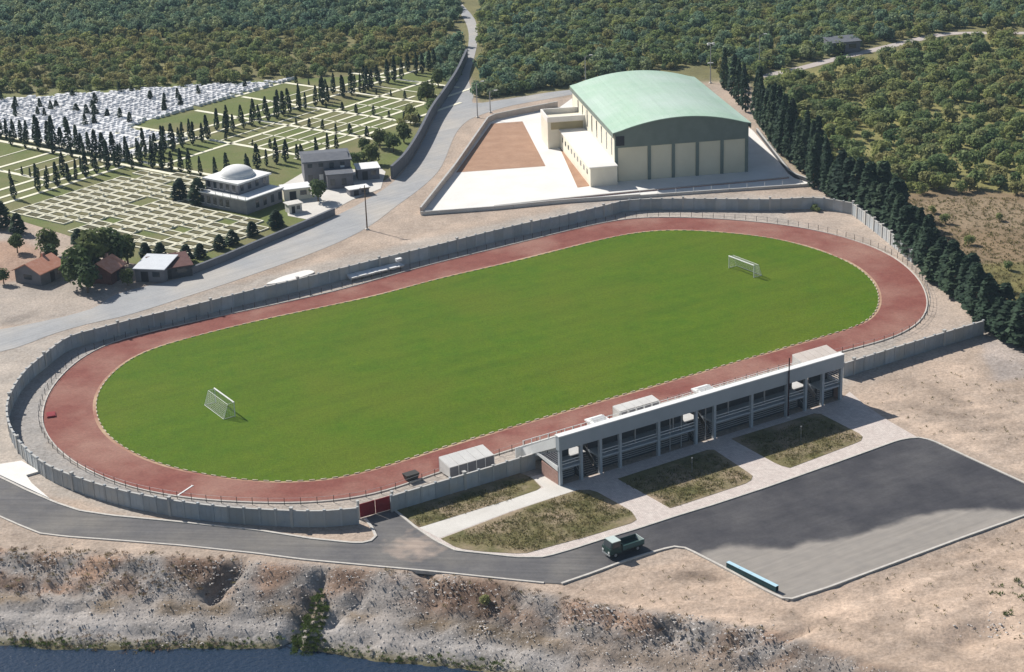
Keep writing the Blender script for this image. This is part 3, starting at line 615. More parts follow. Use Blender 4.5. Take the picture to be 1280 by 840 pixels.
# row of white boards on the far side of the track
pa, pb = G(439, 352), G(505, 336); d = pb-pa; n = 7
bb = empty('board_row', (*pa, .05), math.atan2(d.y, d.x), 'row of seven white box benches on the far edge of the track', 'bench row')
for k in range(n):
    a = d.length*k/n; c = d.length*(k+1)/n-.08; h = 1.15+.04*(k % 2)
    MB().hexa([(a, 0, .35), (c, 0, .35), (c, 1.0, .35), (a, 1.0, .35)], [(a, -.5, h-.3), (c, -.5, h-.3), (c, 1.7, h-.2), (a, 1.7, h-.2)]).build('bench_box', M['white'], bb)
    MB().box(a+.1, a+.25, .2, .8, 0, .35).box(c-.25, c-.1, .2, .8, 0, .35).build('leg', M['metal'], bb)
MB().box(d.length-1.3, d.length-.1, .3, 1.1, 1.55, 2.1).build('end_hood', M['white'], bb)
vb = G(514, 600); MB().box(-.6, .6, -.45, .45, 0, .9)
tk = empty('rubbish_skip', (*vb, .03), SR, 'small dark brown skip on the track verge by the short wall', 'skip')
MB().hexa([(-.8, -.5, .1), (.8, -.5, .1), (.8, .5, .1), (-.8, .5, .1)], [(-1.1, -.7, 1.1), (1.1, -.7, 1.1), (1.1, .7, 1.1), (-1.1, .7, 1.1)]).build('hopper', M['darkmetal'], tk)
MB().box(-.7, -.5, -.5, .5, 0, .1).box(.5, .7, -.5, .5, 0, .1).build('runner', M['rust'], tk)

# ---------------------------------------------------------------- sports hall (local x along the near face, y away)
sheet('hall_forecourt', resample(GS(site_px), 3, True), .06, M['plaza'], skirt=.3)
sheet('earth_court', GS([(614, 155), (653, 152), (682, 208), (570, 216)]), .085, M['dirtcourt'])
sheet('earth_strip', GS([(690, 164), (698, 160), (737, 233), (722, 235)]), .085, M['dirtcourt'])
HA = G(769, 228); HB = G(935, 215); d = HB-HA; HW = d.length; HR = math.atan2(d.y, d.x); HD = 48.5; EV = 11.4; RISE = 2.7
hall = empty('sports_hall', (*HA, .06), HR, 'large cream sports hall with a curved pale green metal roof', 'sports hall')
def arch(x, e=EV): t = (x/HW*2-1); return e+RISE*(1-t*t)
n = 24; seg = [HW*k/n for k in range(n+1)]
for k in range(n):
    a, c = seg[k], seg[k+1]
    x0 = a-.5 if k == 0 else a; x1 = c+.5 if k == n-1 else c-.02
    MB().hexa([(x0, -.45, arch(a)), (x1, -.45, arch(c)), (x1, HD+.45, arch(c)), (x0, HD+.45, arch(a))], [(x0, -.45, arch(a)+.16), (x1, -.45, arch(c)+.16), (x1, HD+.45, arch(c)+.16), (x0, HD+.45, arch(a)+.16)]).build('roof_sheet', M['green_roof'], hall)
WZ = 7.9
for (y0, y1) in ((0, .3), (HD-.3, HD)):
    v = MB(); vv = [(x, y0, WZ) for x in seg]+[(x, y0, arch(x)) for x in seg]; m_ = len(vv); v.v = vv+[(x, y1, z) for x, _, z in vv]
    for k in range(n):
        v.f += [(k, k+1, n+1+k+1, n+1+k), (m_+k, m_+k+1, m_+n+2+k, m_+n+1+k), (k, k+1, m_+k+1, m_+k), (n+1+k, n+2+k, m_+n+2+k, m_+n+1+k)]
    v.f += [(0, n+1, m_+n+1, m_), (n, 2*n+1, m_+2*n+1, m_+n)]
    v.build('gable_cladding', M['green_trim'], hall)
bays = [0, 8.0, 13.6, 19.2, 25.0, HW]
for k in range(5):
    MB().box(bays[k]+.35, bays[k+1]-.35, .25, .5, 0, WZ-.02).build('wall_panel', M['beige'], hall)
for k, x in enumerate(bays):
    xx = min(max(x, .36), HW-.36); MB().box(xx-.36, xx+.36, 0, .45, 0, WZ-.01).build('pilaster', M['green_trim'], hall)
MB().box(0, HW, HD-.25, HD-.02, 0, WZ-.01).build('rear_wall', M['beige'], hall)
MB().box(HW-.3, HW, .5, HD-.3, 0, EV).build('side_wall', M['cream'], hall)
MB().box(0, .3, .5, HD-.3, 0, EV).build('side_wall', M['cream'], hall)
for x0, x1 in ((-.5, -.32), (HW+.32, HW+.5)): MB().box(x0, x1, -.4, HD+.4, EV-1.0, EV+.1).build('gutter_fascia', M['green_trim'], hall)
for k in range(8): MB().box(-.05, .02, 2.8+5.4*k, 3.7+5.4*k, 5.6, 9.6).build('slit_window', M['glass'], hall)
MB().box(.3, 2.2, -.1, 0, 8.4, 10.6).build('louvre', M['dark'], hall)
ax = MB().box(-6.2, 0, -2.4, 33, 0, 4.4).build('annexe_wall', M['cream'], hall)
MB().box(-6.5, .05, -2.7, 33.2, 4.4, 4.62).build('annexe_roof', M['plaza'], hall)
for k in range(9): MB().box(-6.26, -6.2, .6+3.6*k, 1.8+3.6*k, 2.2, 3.3).build('annexe_window', M['glass'], ax)
en = MB().box(-9.2, 0, 33.2, 42, 0, 6.6).build('entrance_block', M['cream'], hall)
for (a, c, e, f) in ((-9.3, .0, 33.1, 33.5), (-9.3, .0, 41.7, 42.1), (-9.3, -8.9, 33.5, 41.7)): MB().box(a, c, e, f, 6.6, 7.8).build('block_parapet', M['plaza'], hall)
MB().box(-8.4, -.5, 33.08, 33.2, 4.7, 6.4).build('block_front', M['olive'], hall)
# low walls and railings of the hall site
def lowwall(line, h, m, label, w=.3, rail=False):
    t = empty('site_wall', label=label, cat='wall'); pts = resample(line, 4.0)
    for a, c in zip(pts[:-1], pts[1:]):
        d = c-a; m_ = (a+c)/2; ob('wall_section', MB().box(-d.length/2+.02, d.length/2-.02, -w/2, w/2, -.1, h).mesh('wall_section', m), t, (m_.x, m_.y, 0), math.atan2(d.y, d.x))
        ob('coping', MB().box(-d.length/2+.02, d.length/2-.02, -w/2-.06, w/2+.06, h, h+.12).mesh('coping', M['cap']), t, (m_.x, m_.y, 0), math.atan2(d.y, d.x))
        if rail: ob('rail_post', MB().tube((0, 0, h), (0, 0, h+1.1), .05).mesh('rail_post', M['white']), t, (a.x, a.y, 0))
    return t
lowwall(GS([(526, 268), (548, 240), (570, 212), (592, 180), (612, 151), (655, 142), (697, 134)]), 1.5, mat('pinkish_wall', (.5, .42, .36), (.42, .36, .32), .5), 'pale low wall from the road bend round the brown earth court')
lowwall(GS([(526, 269), (620, 262), (700, 254), (800, 247)]), .7, M['conc'], 'low concrete wall in front of the white forecourt')
lowwall(GS([(800, 247), (900, 240), (1022, 232)]), .5, M['conc'], 'low concrete wall with white posts in front of the hall', rail=True)
lowwall(GS([(1022, 232), (988, 220), (946, 165)]), .9, M['standdark'], 'dark low wall between the hall and the cypresses')
lowwall(GS([(618, 259), (700, 250), (800, 240), (935, 228), (986, 223)]), .3, M['brick'], 'brown step edge between forecourt and hall front')

# ---------------------------------------------------------------- poles
def pole(px, py, h, style, label, m=M['metal']):
    t = empty('utility_pole' if style == 'arm' else 'lamp_post', (*G(px, py), 0), .2, label, 'pole', 'poles')
    MB().tube((0, 0, 0), (0, 0, h), .16, .1, k=8).build('shaft', m, t); MB().box(-.35, .35, -.35, .35, 0, .3).build('footing', M['conc'], t)
    if style == 'arm':
        MB().box(-1.1, 1.1, -.07, .07, h-.7, h-.55).build('cross_arm', m, t)
        for x in (-.9, 0, .9): MB().tube((x, 0, h-.55), (x, 0, h-.25), .06).build('insulator', M['white'], t)
    elif style == 'lamp':
        MB().tube((0, 0, h), (1.5, 0, h+.35), .06).build('lamp_arm', m, t); MB().box(1.2, 2.1, -.15, .15, h+.25, h+.42).build('lamp_head', M['white'], t)
    else:
        MB().box(-1.0, 1.0, -.2, .2, h-.2, h).box(-.8, .8, -.15, .15, h*.5, h*.5+.2).build('floodlight_bar', M['white'], t)
        for x in (-.7, .7): MB().box(x-.3, x+.3, -.4, -.2, h-.5, h+.2).build('floodlight', M['white'], t)
pole(459, 287, 9.7, 'arm', 'brown wooden pole beside the road bend below the white forecourt', M['bark'])
pole(597, 147, 9.2, 'lamp', 'grey lamp post at the road junction')
pole(613, 141, 5.6, 'lamp', 'shorter lamp post next to the junction lamp post')
pole(732, 111, 9.0, 'lamp', 'grey lamp post behind the left eave of the hall')
pole(888, 104, 11.2, 'flood', 'pale floodlight mast behind the right side of the hall roof')
pole(949, 88, 10.0, 'lamp', 'thin lamp post among trees beyond the hall')
for px, py in ((865, 592), (1001, 552)):
    t = empty('garden_lamp', (*G(px, py), .1), 0, 'short thin grey lamp post in a dry bed behind the stand', 'lamp post', 'garden lamps in the beds'); MB().tube((0, 0, 0), (0, 0, 2.3), .03).build('shaft', M['metal'], t); MB().box(-.09, .09, -.09, .09, 2.3, 2.45).build('lantern', M['metal'], t)

# ---------------------------------------------------------------- truck and blue trough
tp = G(779, 690); td = G(847, 645)-G(752, 675); tr = math.atan2(td.y, td.x)
tk = empty('pickup_truck', (*tp, .055), tr, 'dark green open-bed truck with a pale cab roof parked by the kerb', 'truck')
MB().box(-2.7, 2.7, -.75, .75, .45, .7).build('chassis', M['dark'], tk)
cab = MB().hexa([(-2.75, -.98, .6), (-.9, -.98, .6), (-.9, .98, .6), (-2.75, .98, .6)], [(-2.7, -.98, 1.45), (-.9, -.98, 1.45), (-.9, .98, 1.45), (-2.7, .98, 1.45)]).hexa([(-2.6, -.94, 1.45), (-.92, -.94, 1.45), (-.92, .94, 1.45), (-2.6, .94, 1.45)], [(-2.25, -.85, 2.25), (-.98, -.85, 2.25), (-.98, .85, 2.25), (-2.25, .85, 2.25)]).build('cab', M['truckgreen'], tk)
MB().box(-2.3, -.93, -.88, .88, 2.25, 2.34).build('cab_roof', M['truckcab'], cab)
MB().hexa([(-2.62, -.8, 1.5), (-2.56, -.8, 1.5), (-2.56, .8, 1.5), (-2.62, .8, 1.5)], [(-2.33, -.74, 2.18), (-2.27, -.74, 2.18), (-2.27, .74, 2.18), (-2.33, .74, 2.18)]).build('windscreen', M['glass'], cab)
for s in (-1, 1):
    MB().hexa([(-2.3, s*.955-.01, 1.52), (-1.15, s*.955-.01, 1.52), (-1.15, s*.955+.01, 1.52), (-2.3, s*.955+.01, 1.52)], [(-2.12, s*.875-.01, 2.15), (-1.15, s*.875-.01, 2.15), (-1.15, s*.875+.01, 2.15), (-2.12, s*.875+.01, 2.15)]).build('side_window', M['glass'], cab)
    MB().box(-2.8, -2.75, s*.7-.16, s*.7+.16, .8, 1.05).build('headlight', M['white'], tk)
bed = MB().box(-.75, 2.75, -1.02, 1.02, .75, .88).build('load_bed', M['truckgreen'], tk)
MB().box(-.75, 2.75, -1.02, -.95, .88, 1.5).build('bed_side', mat('bed_teal', (.05, .11, .11), rough=.4), bed); MB().box(-.75, 2.75, .95, 1.02, .88, 1.5).build('bed_side', M['truckgreen'], bed)
MB().box(2.68, 2.75, -.94, .94, .88, 1.5).build('tailgate', M['truckcab'], bed); MB().box(-.75, -.68, -.94, .94, .88, 1.75).build('headboard', M['truckgreen'], bed)
MB().box(-2.8, -2.65, -.9, .9, .42, .62).build('bumper', M['metal'], tk)
for x in (-1.85, 1.7):
    for s in (-1, 1):
        w = MB().tube((x, s*.98, .42), (x, s*.72, .42), .42, k=16).build('wheel', M['tyre'], tk); MB().tube((x, s*.99, .42), (x, s*.96, .42), .22, k=12).build('rim', M['metal'], w)
pa, pb = G(907, 711), G(969, 742); d = pb-pa
tb = empty('blue_trough', (*pa, .06), math.atan2(d.y, d.x), 'long narrow pale blue trough standing along the car park kerb', 'trough'); tb.scale = (1, .75, .8)
n = 4
for k in range(n):
    a = d.length*k/n; c = d.length*(k+1)/n-.03
    MB().box(a, c, .15, .22, .1, 1.05).box(a, c, .75, .82, .1, 1.05).box(a, c, .22, .75, .1, .2).box(a, a+.06, .22, .75, .2, 1.0).build('trough_section', M['blueshade'], tb)
    MB().box(a, c, .1, .87, 1.05, 1.12).build('lid', M['blue'], tb)
    MB().box(a+.2, a+.35, .2, .78, 0, .1).box(c-.35, c-.2, .2, .78, 0, .1).build('foot', M['metal'], tb)

# ---------------------------------------------------------------- cemetery (lattice: a up the slope of the avenue, b across)
VA = Vector((.6, .8)); VB = Vector((.8, -.6)); LA = math.atan2(.8, .6)
def ST(s, t): return VA*s+VB*t
cem_px = [(-150, 118), (0, 112), (290, 102), (430, 96), (540, 84), (572, 95), (545, 140), (487, 222), (415, 264), (235, 336), (165, 330), (90, 296), (0, 268), (-150, 262)]
sheet('cemetery_lawn', resample(GS(cem_px), 4, True), .03, M['lawn'])
def strip(s0, t0, s1, t1, w=1.0):
    p, q = ST(s0, t0), ST(s1, t1); return band('footpath', [p, q], w, 0, .12, M['gravekerb'])
for (t, s0, s1) in ((-352, 262, 308), (-335.5, 250, 282), (-344, 286, 308), (-354, 346, 367), (-318, 286, 400), (-301.3, 300, 396), (-293.5, 306, 372), (-336, 286, 400), (-309.5, 310, 372), (-330, 240, 400), (-325.5, 240, 280)): strip(s0, t, s1, t, .8 if t in (-309.5, -344) else 1.1)
for (s, t0, t1) in ((367, -355, -300), (348, -352, -289), (330, -352, -286), (309, -357, -286), (285, -430, -290), (386, -345, -305), (262, -375, -332), (281, -375, -300)): strip(s, t0, s, t1, 1.3)
for (t, s0, s1) in ((-322.5, 310, 348), (-313.8, 311, 366), (-305.4, 311, 366), (-297.4, 311, 348), (-341, 264, 281), (-346.5, 264, 281), (-360, 264, 281), (-341, 340, 366)): strip(s0, t, s1, t, .45)
for (s_, t0, t1) in ((339, -318, -294), (320, -318, -294), (357, -318, -301), (376, -330, -305)): strip(s_, t0, s_, t1, .45)
# plots with cream kerbs near the domed building
kerb_me = MB().box(-1.45, 1.45, -2.2, -1.92, 0, .3).box(-1.45, 1.45, 1.92, 2.2, 0, .3).box(-1.45, -1.1, -1.92, 1.92, 0, .3).box(1.1, 1.45, -1.92, 1.92, 0, .3).mesh('plot_kerb', M['gravekerb'])
soil_me = MB().box(-1.1, 1.1, -1.92, 1.92, 0, .16).box(-.6, .6, -1.4, 1.4, .16, .25).mesh('plot_soil', M['gravesoil'])
stone_me = MB().box(-.35, .35, -2.2, -2.08, .1, .9).mesh('headstone', M['gravekerb'])
front_poly = [tuple(p) for p in GS([(14, 262), (172, 214), (262, 222), (252, 258), (310, 272), (340, 288), (232, 330), (165, 312), (95, 290)])]
cnt = 0
for i in range(18):
    for j in range(15):
        s = 235.0+3.05*i; t = -321+4.6*j; p = ST(s, t)
        if not bool(inside(np.array([p.x]), np.array([p.y]), front_poly)[0]) or random.random() < .05: continue
        g = empty('grave_plot', (p.x, p.y, .03), LA+R(-.02, .02), 'earth grave plot framed by a cream stone kerb in the regular rows', 'grave', 'kerbed grave plots in rows')
        ob('kerb', kerb_me, g, (0, 0, 0), 0, (R(.92, 1.02), R(.95, 1.0), 1)); ob('soil', soil_me, g)
        if random.random() < .4: ob('headstone', stone_me, g, scale=(R(.7, 1), 1, R(.6, 1)))
        cnt += 1
# crowded white marble graves
gr_meshes = []
for k in range(5):
    w = R(.55, .7); h = R(.55, .85); m_ = MB().box(-w, w, -1.0, 1.0, 0, .35).box(-w*.75, w*.75, -.8, .85, .35, .5).box(-w, w, -1.15, -1.0, 0, h)
    if k % 2: m_.prism([(.95, 0), (1.1, 0), (1.1, h*.6), (.95, h*.6)], -w*.7, w*.7)
    gr_meshes.append(m_.mesh('marble_grave', M['marble']))
spots = []
for i in range(60):
    for j in range(75):
        s = 287+1.75*i; t = -431+1.45*2*j*.62
        if s > 313+(t+411)*1.02+R(-2, 2) or t > (-354.5 if s > 307 else -331): continue
        if -337 < t < -335: continue
        if (i % 9 == 8) or random.random() < .13: continue
        p = ST(s+R(-.25, .25), t+R(-.2, .2)); spots.append((p.y+abs(p.x)*.1, p))
spots.sort(key=lambda q: q[0])
STF = MB()
for k, (_, p) in enumerate(spots):
    mm = random.choice(gr_meshes); rz = LA+math.pi/2*0+R(-.08, .08); sc = R(.85, 1.15)
    if k < 290: tag(ob('marble_grave', mm, None, (p.x, p.y, .03), rz, sc), 'small white marble grave with headstone in the crowded old section', 'grave', 'white marble graves packed together')
    else:
        c_, s_ = math.cos(rz)*sc, math.sin(rz)*sc; n0 = len(STF.v)
        STF.v += [(p.x+v.co.x*c_-v.co.y*s_, p.y+v.co.x*s_+v.co.y*c_, .03+v.co.z*sc) for v in mm.vertices]
        STF.f += [tuple(n0+i for i in f.vertices) for f in mm.polygons]
if STF.v: tag(STF.build('marble_graves', M['marble']), 'more distant white marble graves massed beneath the woodland', 'graves', kind='stuff')
sheet('marble_section_paving', [ST(285.5, -432), ST(285.5, -338), ST(307, -338), ST(307, -355), ST(350, -358), ST(358, -366), ST(292, -432)], .05, mat('grave_gravel', (.78, .78, .78), (.6, .6, .59), .8))
# cemetery wall along the road
def stone_wall(line, h, label, w=.5, m=None):
    t = empty('cemetery_wall', label=label, cat='wall'); pts = resample(line, 5)
    for a, c in zip(pts[:-1], pts[1:]):
        d = c-a; m_ = (a+c)/2; rz = math.atan2(d.y, d.x)
        ob('wall_section', MB().box(-d.length/2, d.length/2, -w/2, w/2, 0, h).mesh('wall_section', m or M['houseshade']), t, (m_.x, m_.y, 0), rz)
        ob('coping', MB().box(-d.length/2, d.length/2, -w/2-.08, w/2+.08, h, h+.15).mesh('coping', M['slate']), t, (m_.x, m_.y, 0), rz)
stone_wall(smooth_open(GS([(584, 74), (572, 100), (556, 125), (540, 148), (524, 180), (507, 207), (490, 224)]), 3), 3.0, 'tall dark cemetery wall along the bend of the road', m=M['slate'])
stone_wall(smooth_open(GS([(418, 268), (370, 289), (320, 310), (280, 327), (236, 344)]), 3), 1.3, 'low grey cemetery wall below the grave plots beside the road')
# domed building
def WB(root, name, m, pts, z0, z1): return MB().hexa([(p[0], p[1], z0) for p in pts], [(p[0], p[1], z1) for p in pts]).build(name, m, root)
dc = G(296, 228, 6.4)
db = empty('domed_building', (dc.x, dc.y+1.0, 0), LA, 'two-storey grey stone building with a white dome beside the grave plots', 'mausoleum')
db.scale = (.88, .88, .92)
# local x = a (up avenue), local y = -b (to the left)
MB().box(0, 11.2, 0, 11.5, 0, 6.0).build('upper_storey', M['stone'], db)
MB().box(-.5, 11.7, -.5, 12.0, 6.0, 6.4).build('cornice', M['white'], db)
MB().box(-2.6, 10.4, -5.0, -.05, 0, 3.4).box(-2.6, -.05, -.05, 11.0, 0, 3.4).build('lower_storey', M['stone'], db)
MB().box(-3.0, 10.8, -5.4, -.55, 3.4, 3.65).box(-3.0, -.55, -.55, 11.3, 3.4, 3.65).build('terrace_slab', M['white'], db)
dm = bpy.data.meshes.new('dome'); bm = bmesh.new(); bmesh.ops.create_uvsphere(bm, u_segments=28, v_segments=14, radius=1)
bmesh.ops.delete(bm, geom=[v for v in bm.verts if v.co.z < -.01], context='VERTS')
for f in bm.faces: f.smooth = True
bm.to_mesh(dm); bm.free(); dm.materials.append(M['white']); ob('dome', dm, db, (5.6, 5.7, 6.7), 0, (4.3, 4.3, 2.2))
MB().tube((5.6, 5.7, 6.4), (5.6, 5.7, 6.75), 4.5, k=24).build('drum', M['white'], db)
for k in range(5):
    y = 1.0+2.2*k; w = MB().box(-.06, 0, y, y+1.0, 4.1, 5.6).build('window', M['glass'], db); MB().box(-.12, -.02, y-.15, y+1.15, 3.98, 4.1).build('sill', M['white'], w)
    w = MB().box(-2.66, -2.6, y, y+1.1, .9, 2.7).build('window', M['glass'], db); MB().box(-2.75, -2.6, y-.15, y+1.25, .78, .9).build('sill', M['white'], w)
for k in range(4):
    x = .8+2.7*k; MB().box(x, x+1.1, -5.06, -5.0, .8, 2.7).build('window', M['glass'], db); MB().box(x, x+1.1, -.06, 0, 4.2, 5.6).build('window', M['glass'], db)
for k in range(7): MB().tube((-2.9, -5.2+k*2.6, 3.65), (-2.9, -5.2+k*2.6, 4.4), .08).build('baluster', M['white'], db)
MB().box(-2.95, -2.85, -5.3, 11.2, 4.35, 4.45).build('balustrade', M['white'], db)
# pale yard with kiosks beside it
sheet('cemetery_yard', GS([(352, 232), (382, 214), (398, 210), (446, 212), (470, 205), (482, 215), (476, 236), (440, 250), (416, 263), (392, 276), (360, 270)]), .06, M['conc'])
yp = G(408, 232)
hs = empty('grey_house', (*G(383, 236), 0), math.radians(10), 'dark slate-roofed grey house with stepped flat roofs behind the pale yard', 'house')
hs.scale = (.86, .8, .8)
MB().box(0, 12.5, 4, 16, 0, 6.4).build('wall', M['houseshade'], hs); MB().box(-.4, 12.9, 3.6, 16.4, 6.4, 6.8).build('roof', M['slate'], hs)
MB().box(5.5, 12.3, -3, 3.95, 0, 4.2).build('wall', M['houseshade'], hs); MB().box(5.2, 12.6, -3.4, 3.55, 4.2, 4.5).build('roof', M['slate'], hs)
MB().prism([(4.2, 6.8), (15.8, 6.8), (10, 7.6)], .3, 12.2).build('roof', M['slate'], hs)
for k in range(4): MB().box(1+2.9*k, 2.1+2.9*k, 3.93, 4.0, 4.4 if k > 1 else 1.2, 6.0 if k > 1 else 2.8).build('window', M['white'] if k % 2 else M['glass'], hs); MB().box(1+2.9*k, 2.2+2.9*k, 3.9, 4.0, 5.0, 6.1).build('window', M['glass'], hs)
for k in range(2): MB().box(6.3+3*k, 7.5+3*k, -3.08, -3.0, 1.2, 3.0).build('window', M['glass'], hs)
def kiosk(px, py, w, dpt, h, rz, rm, wm_, label, slope=0.0, group=None):
    t = empty('shed', (*G(px, py), .05), rz, label, 'shed', group)
    wl_ = MB().box(0, w, 0, dpt, 0, h).build('wall', wm_, t)
    MB().hexa([(-.3, -.3, h), (w+.3, -.3, h), (w+.3, dpt+.3, h+slope), (-.3, dpt+.3, h+slope)], [(-.3, -.3, h+.15), (w+.3, -.3, h+.15), (w+.3, dpt+.3, h+slope+.15), (-.3, dpt+.3, h+slope+.15)]).build('roof', rm, t)
    MB().box(w*.2, w*.45, -.05, 0, 0, h*.8).build('door', M['dark'], wl_); MB().box(w*.6, w*.85, -.05, 0, h*.4, h*.8).build('window', M['glass'], wl_)
    for f in (.15, .5, .85): MB().box(w*f-.05, w*f+.05, -.3, dpt+.3, h+.15, h+.19).build('roof_seam', rm, t) if slope == 0 else None
kiosk(356, 252, 6, 4, 2.6, .3, M['white'], M['cream'], 'white-roofed kiosk between the domed building and the grey house')
kiosk(362, 268, 3, 2.4, 2.0, .5, M['conc'], M['conc'], 'small cream kiosk by the cemetery road wall')
kiosk(448, 226, 5, 5, 2.6, .2, M['white'], M['houseshade'], 'white flat-roofed shed right of the grey house')
kiosk(438, 246, 4.5, 2.5, 1.5, .4, M['white'], M['houseshade'], 'low white-topped stall beside the cemetery road')
# cottages and sheds by the bend
def cottage(px, py, w, dpt, h, rz, rm, wm_, label, rise=1.5):
    t = empty('cottage', (*G(px, py), 0), rz, label, 'house')
    wl_ = MB().box(0, w, 0, dpt, 0, h).prism([(0, h), (dpt, h), (dpt/2, h+rise)], .02, w-.02).build('wall', wm_, t)
    for s in (0, 1):
        y0 = -.4 if s == 0 else dpt+.4
        MB().hexa([(-.4, y0, h-.2), (w+.4, y0, h-.2), (w+.4, dpt/2, h+rise+.05), (-.4, dpt/2, h+rise+.05)], [(-.4, y0, h-.02), (w+.4, y0, h-.02), (w+.4, dpt/2, h+rise+.25), (-.4, dpt/2, h+rise+.25)]).build('roof', rm, t)
    MB().box(w*.4, w*.58, -.05, 0, 0, 2).build('door', M['dark'], wl_); MB().box(w*.7, w*.88, -.05, 0, 1, 2).build('window', M['glass'], wl_); MB().box(-.05, 0, dpt*.35, dpt*.65, 1, 2).build('window', M['glass'], wl_)
    MB().box(w*.7, w*.7+.6, dpt*.5, dpt*.5+.6, h+rise*.6, h+rise+.8).build('chimney', M['brick'], t)
cottage(52, 358, 7, 6.5, 2.6, math.radians(62), M['tile'], M['houseshade'], 'small cottage with a worn orange tile roof at the edge of the dry yard')
cottage(140, 356, 5.5, 5.5, 2.6, math.radians(72), M['tile'], M['rust'], 'small cottage with a pink-red roof among the tall trees')
kiosk(170, 352, 6, 7, 2.6, math.radians(-12), M['tin'], M['houseshade'], 'shed with a bright tin roof beside the road', .6)
kiosk(194, 352, 7.5, 6, 2.2, math.radians(22), M['rust'], M['standdark'], 'long shed with a rusty dark roof next to the tin-roofed shed', .9)
kiosk(1040, 68, 9, 6, 3.2, .25, M['slate'], M['houseshade'], 'dark-roofed farm shed in the woods by the pale lane', .6)
sheet('pale_lane', soft([(955, 97), (1005, 87), (1050, 75), (1110, 61), (1165, 48), (1200, 43), (1280, 43), (1400, 41), (1400, 38), (1280, 40), (1195, 40), (1160, 44), (1105, 57), (1045, 71), (1000, 83), (955, 93)], 3, 4), .05, mat('lane_dust', (.42, .37, .34), (.5, .44, .4), .2))

# ---------------------------------------------------------------- trees
def leaf_mesh(name, n, place, size, m, flat=.0):
    v = np.zeros((n*4, 3)); f = []
    for i in range(n):
        p, nrm = place(); nrm = (nrm+Vector((R(-1, 1), R(-1, 1), R(-.3, 1.5)))*.75).normalized(); a = nrm.orthogonal().normalized(); a = Matrix.Rotation(R(0, 6.28), 3, nrm) @ a; b = nrm.cross(a); s = size*R(.6, 1.35)
        for k, (x, y) in enumerate(((-1, -.6), (1, -.7), (.7, .8), (-.8, .65))): v[i*4+k] = p+a*x*s+b*y*s
        f.append((4*i, 4*i+1, 4*i+2, 4*i+3))
    me = bpy.data.meshes.new(name); me.from_pydata(v.tolist(), [], f); me.materials.append(m); me.update(); return me
def round_crown(name, m, n=260, h=4.6, r=2.2, size=.36, base=.35, lobes=9):
    L = []
    for k in range(lobes):
        a = R(0, 6.28); rr = R(.25, .68)*r; L.append((Vector((math.cos(a)*rr, math.sin(a)*rr, base+(h-base)*R(.22, .72))), R(.38, .6)*r))
    L.append((Vector((0, 0, h-.5*r)), .5*r))
    def place():
        c, q = random.choice(L); d = Vector((random.gauss(0, 1), random.gauss(0, 1), random.gauss(.15, 1))).normalized(); return c+d*q*R(.7, 1.05)*Vector((1, 1, .9)).length/1.68, d
    return leaf_mesh(name, n, place, size, m)
def cyp_crown(name, m, h=10, r=1.15, n=330, size=.34):
    def place():
        t = random.random()**.85; a = R(0, 6.28); prof = (min(1, t/.16)**.6)*(1-max(0, t-.16)/.84)**.62*r*R(.72, 1.12)+.05
        return Vector((math.cos(a)*prof, math.sin(a)*prof, .35+t*(h-.35))), Vector((math.cos(a), math.sin(a), .45))
    return leaf_mesh(name, n, place, size, m)
def trunk_mesh(name, h, r, limbs=4):
    m_ = MB().tube((0, 0, 0), (0, 0, h*.45), r, r*.7); top = Vector((0, 0, h*.45))
    for k in range(limbs):
        a = 6.28*k/limbs+R(-.4, .4); m_.tube(top-Vector((0, 0, .1)), top+Vector((math.cos(a)*h*.22, math.sin(a)*h*.22, h*R(.25, .4))), r*.55, r*.2, k=5)
    return m_.mesh(name, M['bark'])
ORCH = [round_crown('crown', M['orch'], n=R(340, 420).__int__(), h=R(2.9, 3.9), r=R(1.8, 2.3), size=.25) for _ in range(7)]
GROVE = [round_crown('crown', M['grove'], n=360, h=R(2.7, 3.7), r=R(1.7, 2.3), size=.25) for _ in range(5)]
WOOD = [round_crown('crown', M['wood'], n=420, h=R(3.6, 5.0), r=R(2.0, 2.7), size=.29, lobes=9) for _ in range(6)]
CYP = [cyp_crown('crown', M['cyp'], 10, R(1.0, 1.3)) for _ in range(4)]
BROAD = [round_crown('crown', M['broad'], n=700, h=8.5, r=3.6, size=.42, base=1.6, lobes=13) for _ in range(3)]
TR_O = trunk_mesh('trunk', 3.6, .16); TR_W = trunk_mesh('trunk', 4.5, .2); TR_C = MB().tube((0, 0, 0), (0, 0, 6), .17, .06).mesh('trunk', M['bark']); TR_B = trunk_mesh('trunk', 7, .32, 6)
def tree(name, p, crown, trunk, s, label, group, cat='tree', sz=None, wd=1.0):
    t = empty(name, (p.x, p.y, 0), R(0, 6.28), label, cat, group); t.scale = (s*wd, s*wd, sz or s); t.rotation_euler = (R(-.05, .05), R(-.05, .05), t.rotation_euler[2])
    ob('trunk', trunk, t); ob('crown', crown, t); return t
CYL = ['tall slender dark cypress standing beside the sports hall', 'tall dark cypress in the row between sports hall corner and panel wall', 'dark cypress in the dense row alongside the curve of the track', 'broad bushy cypress in the row beyond the straight wall end']
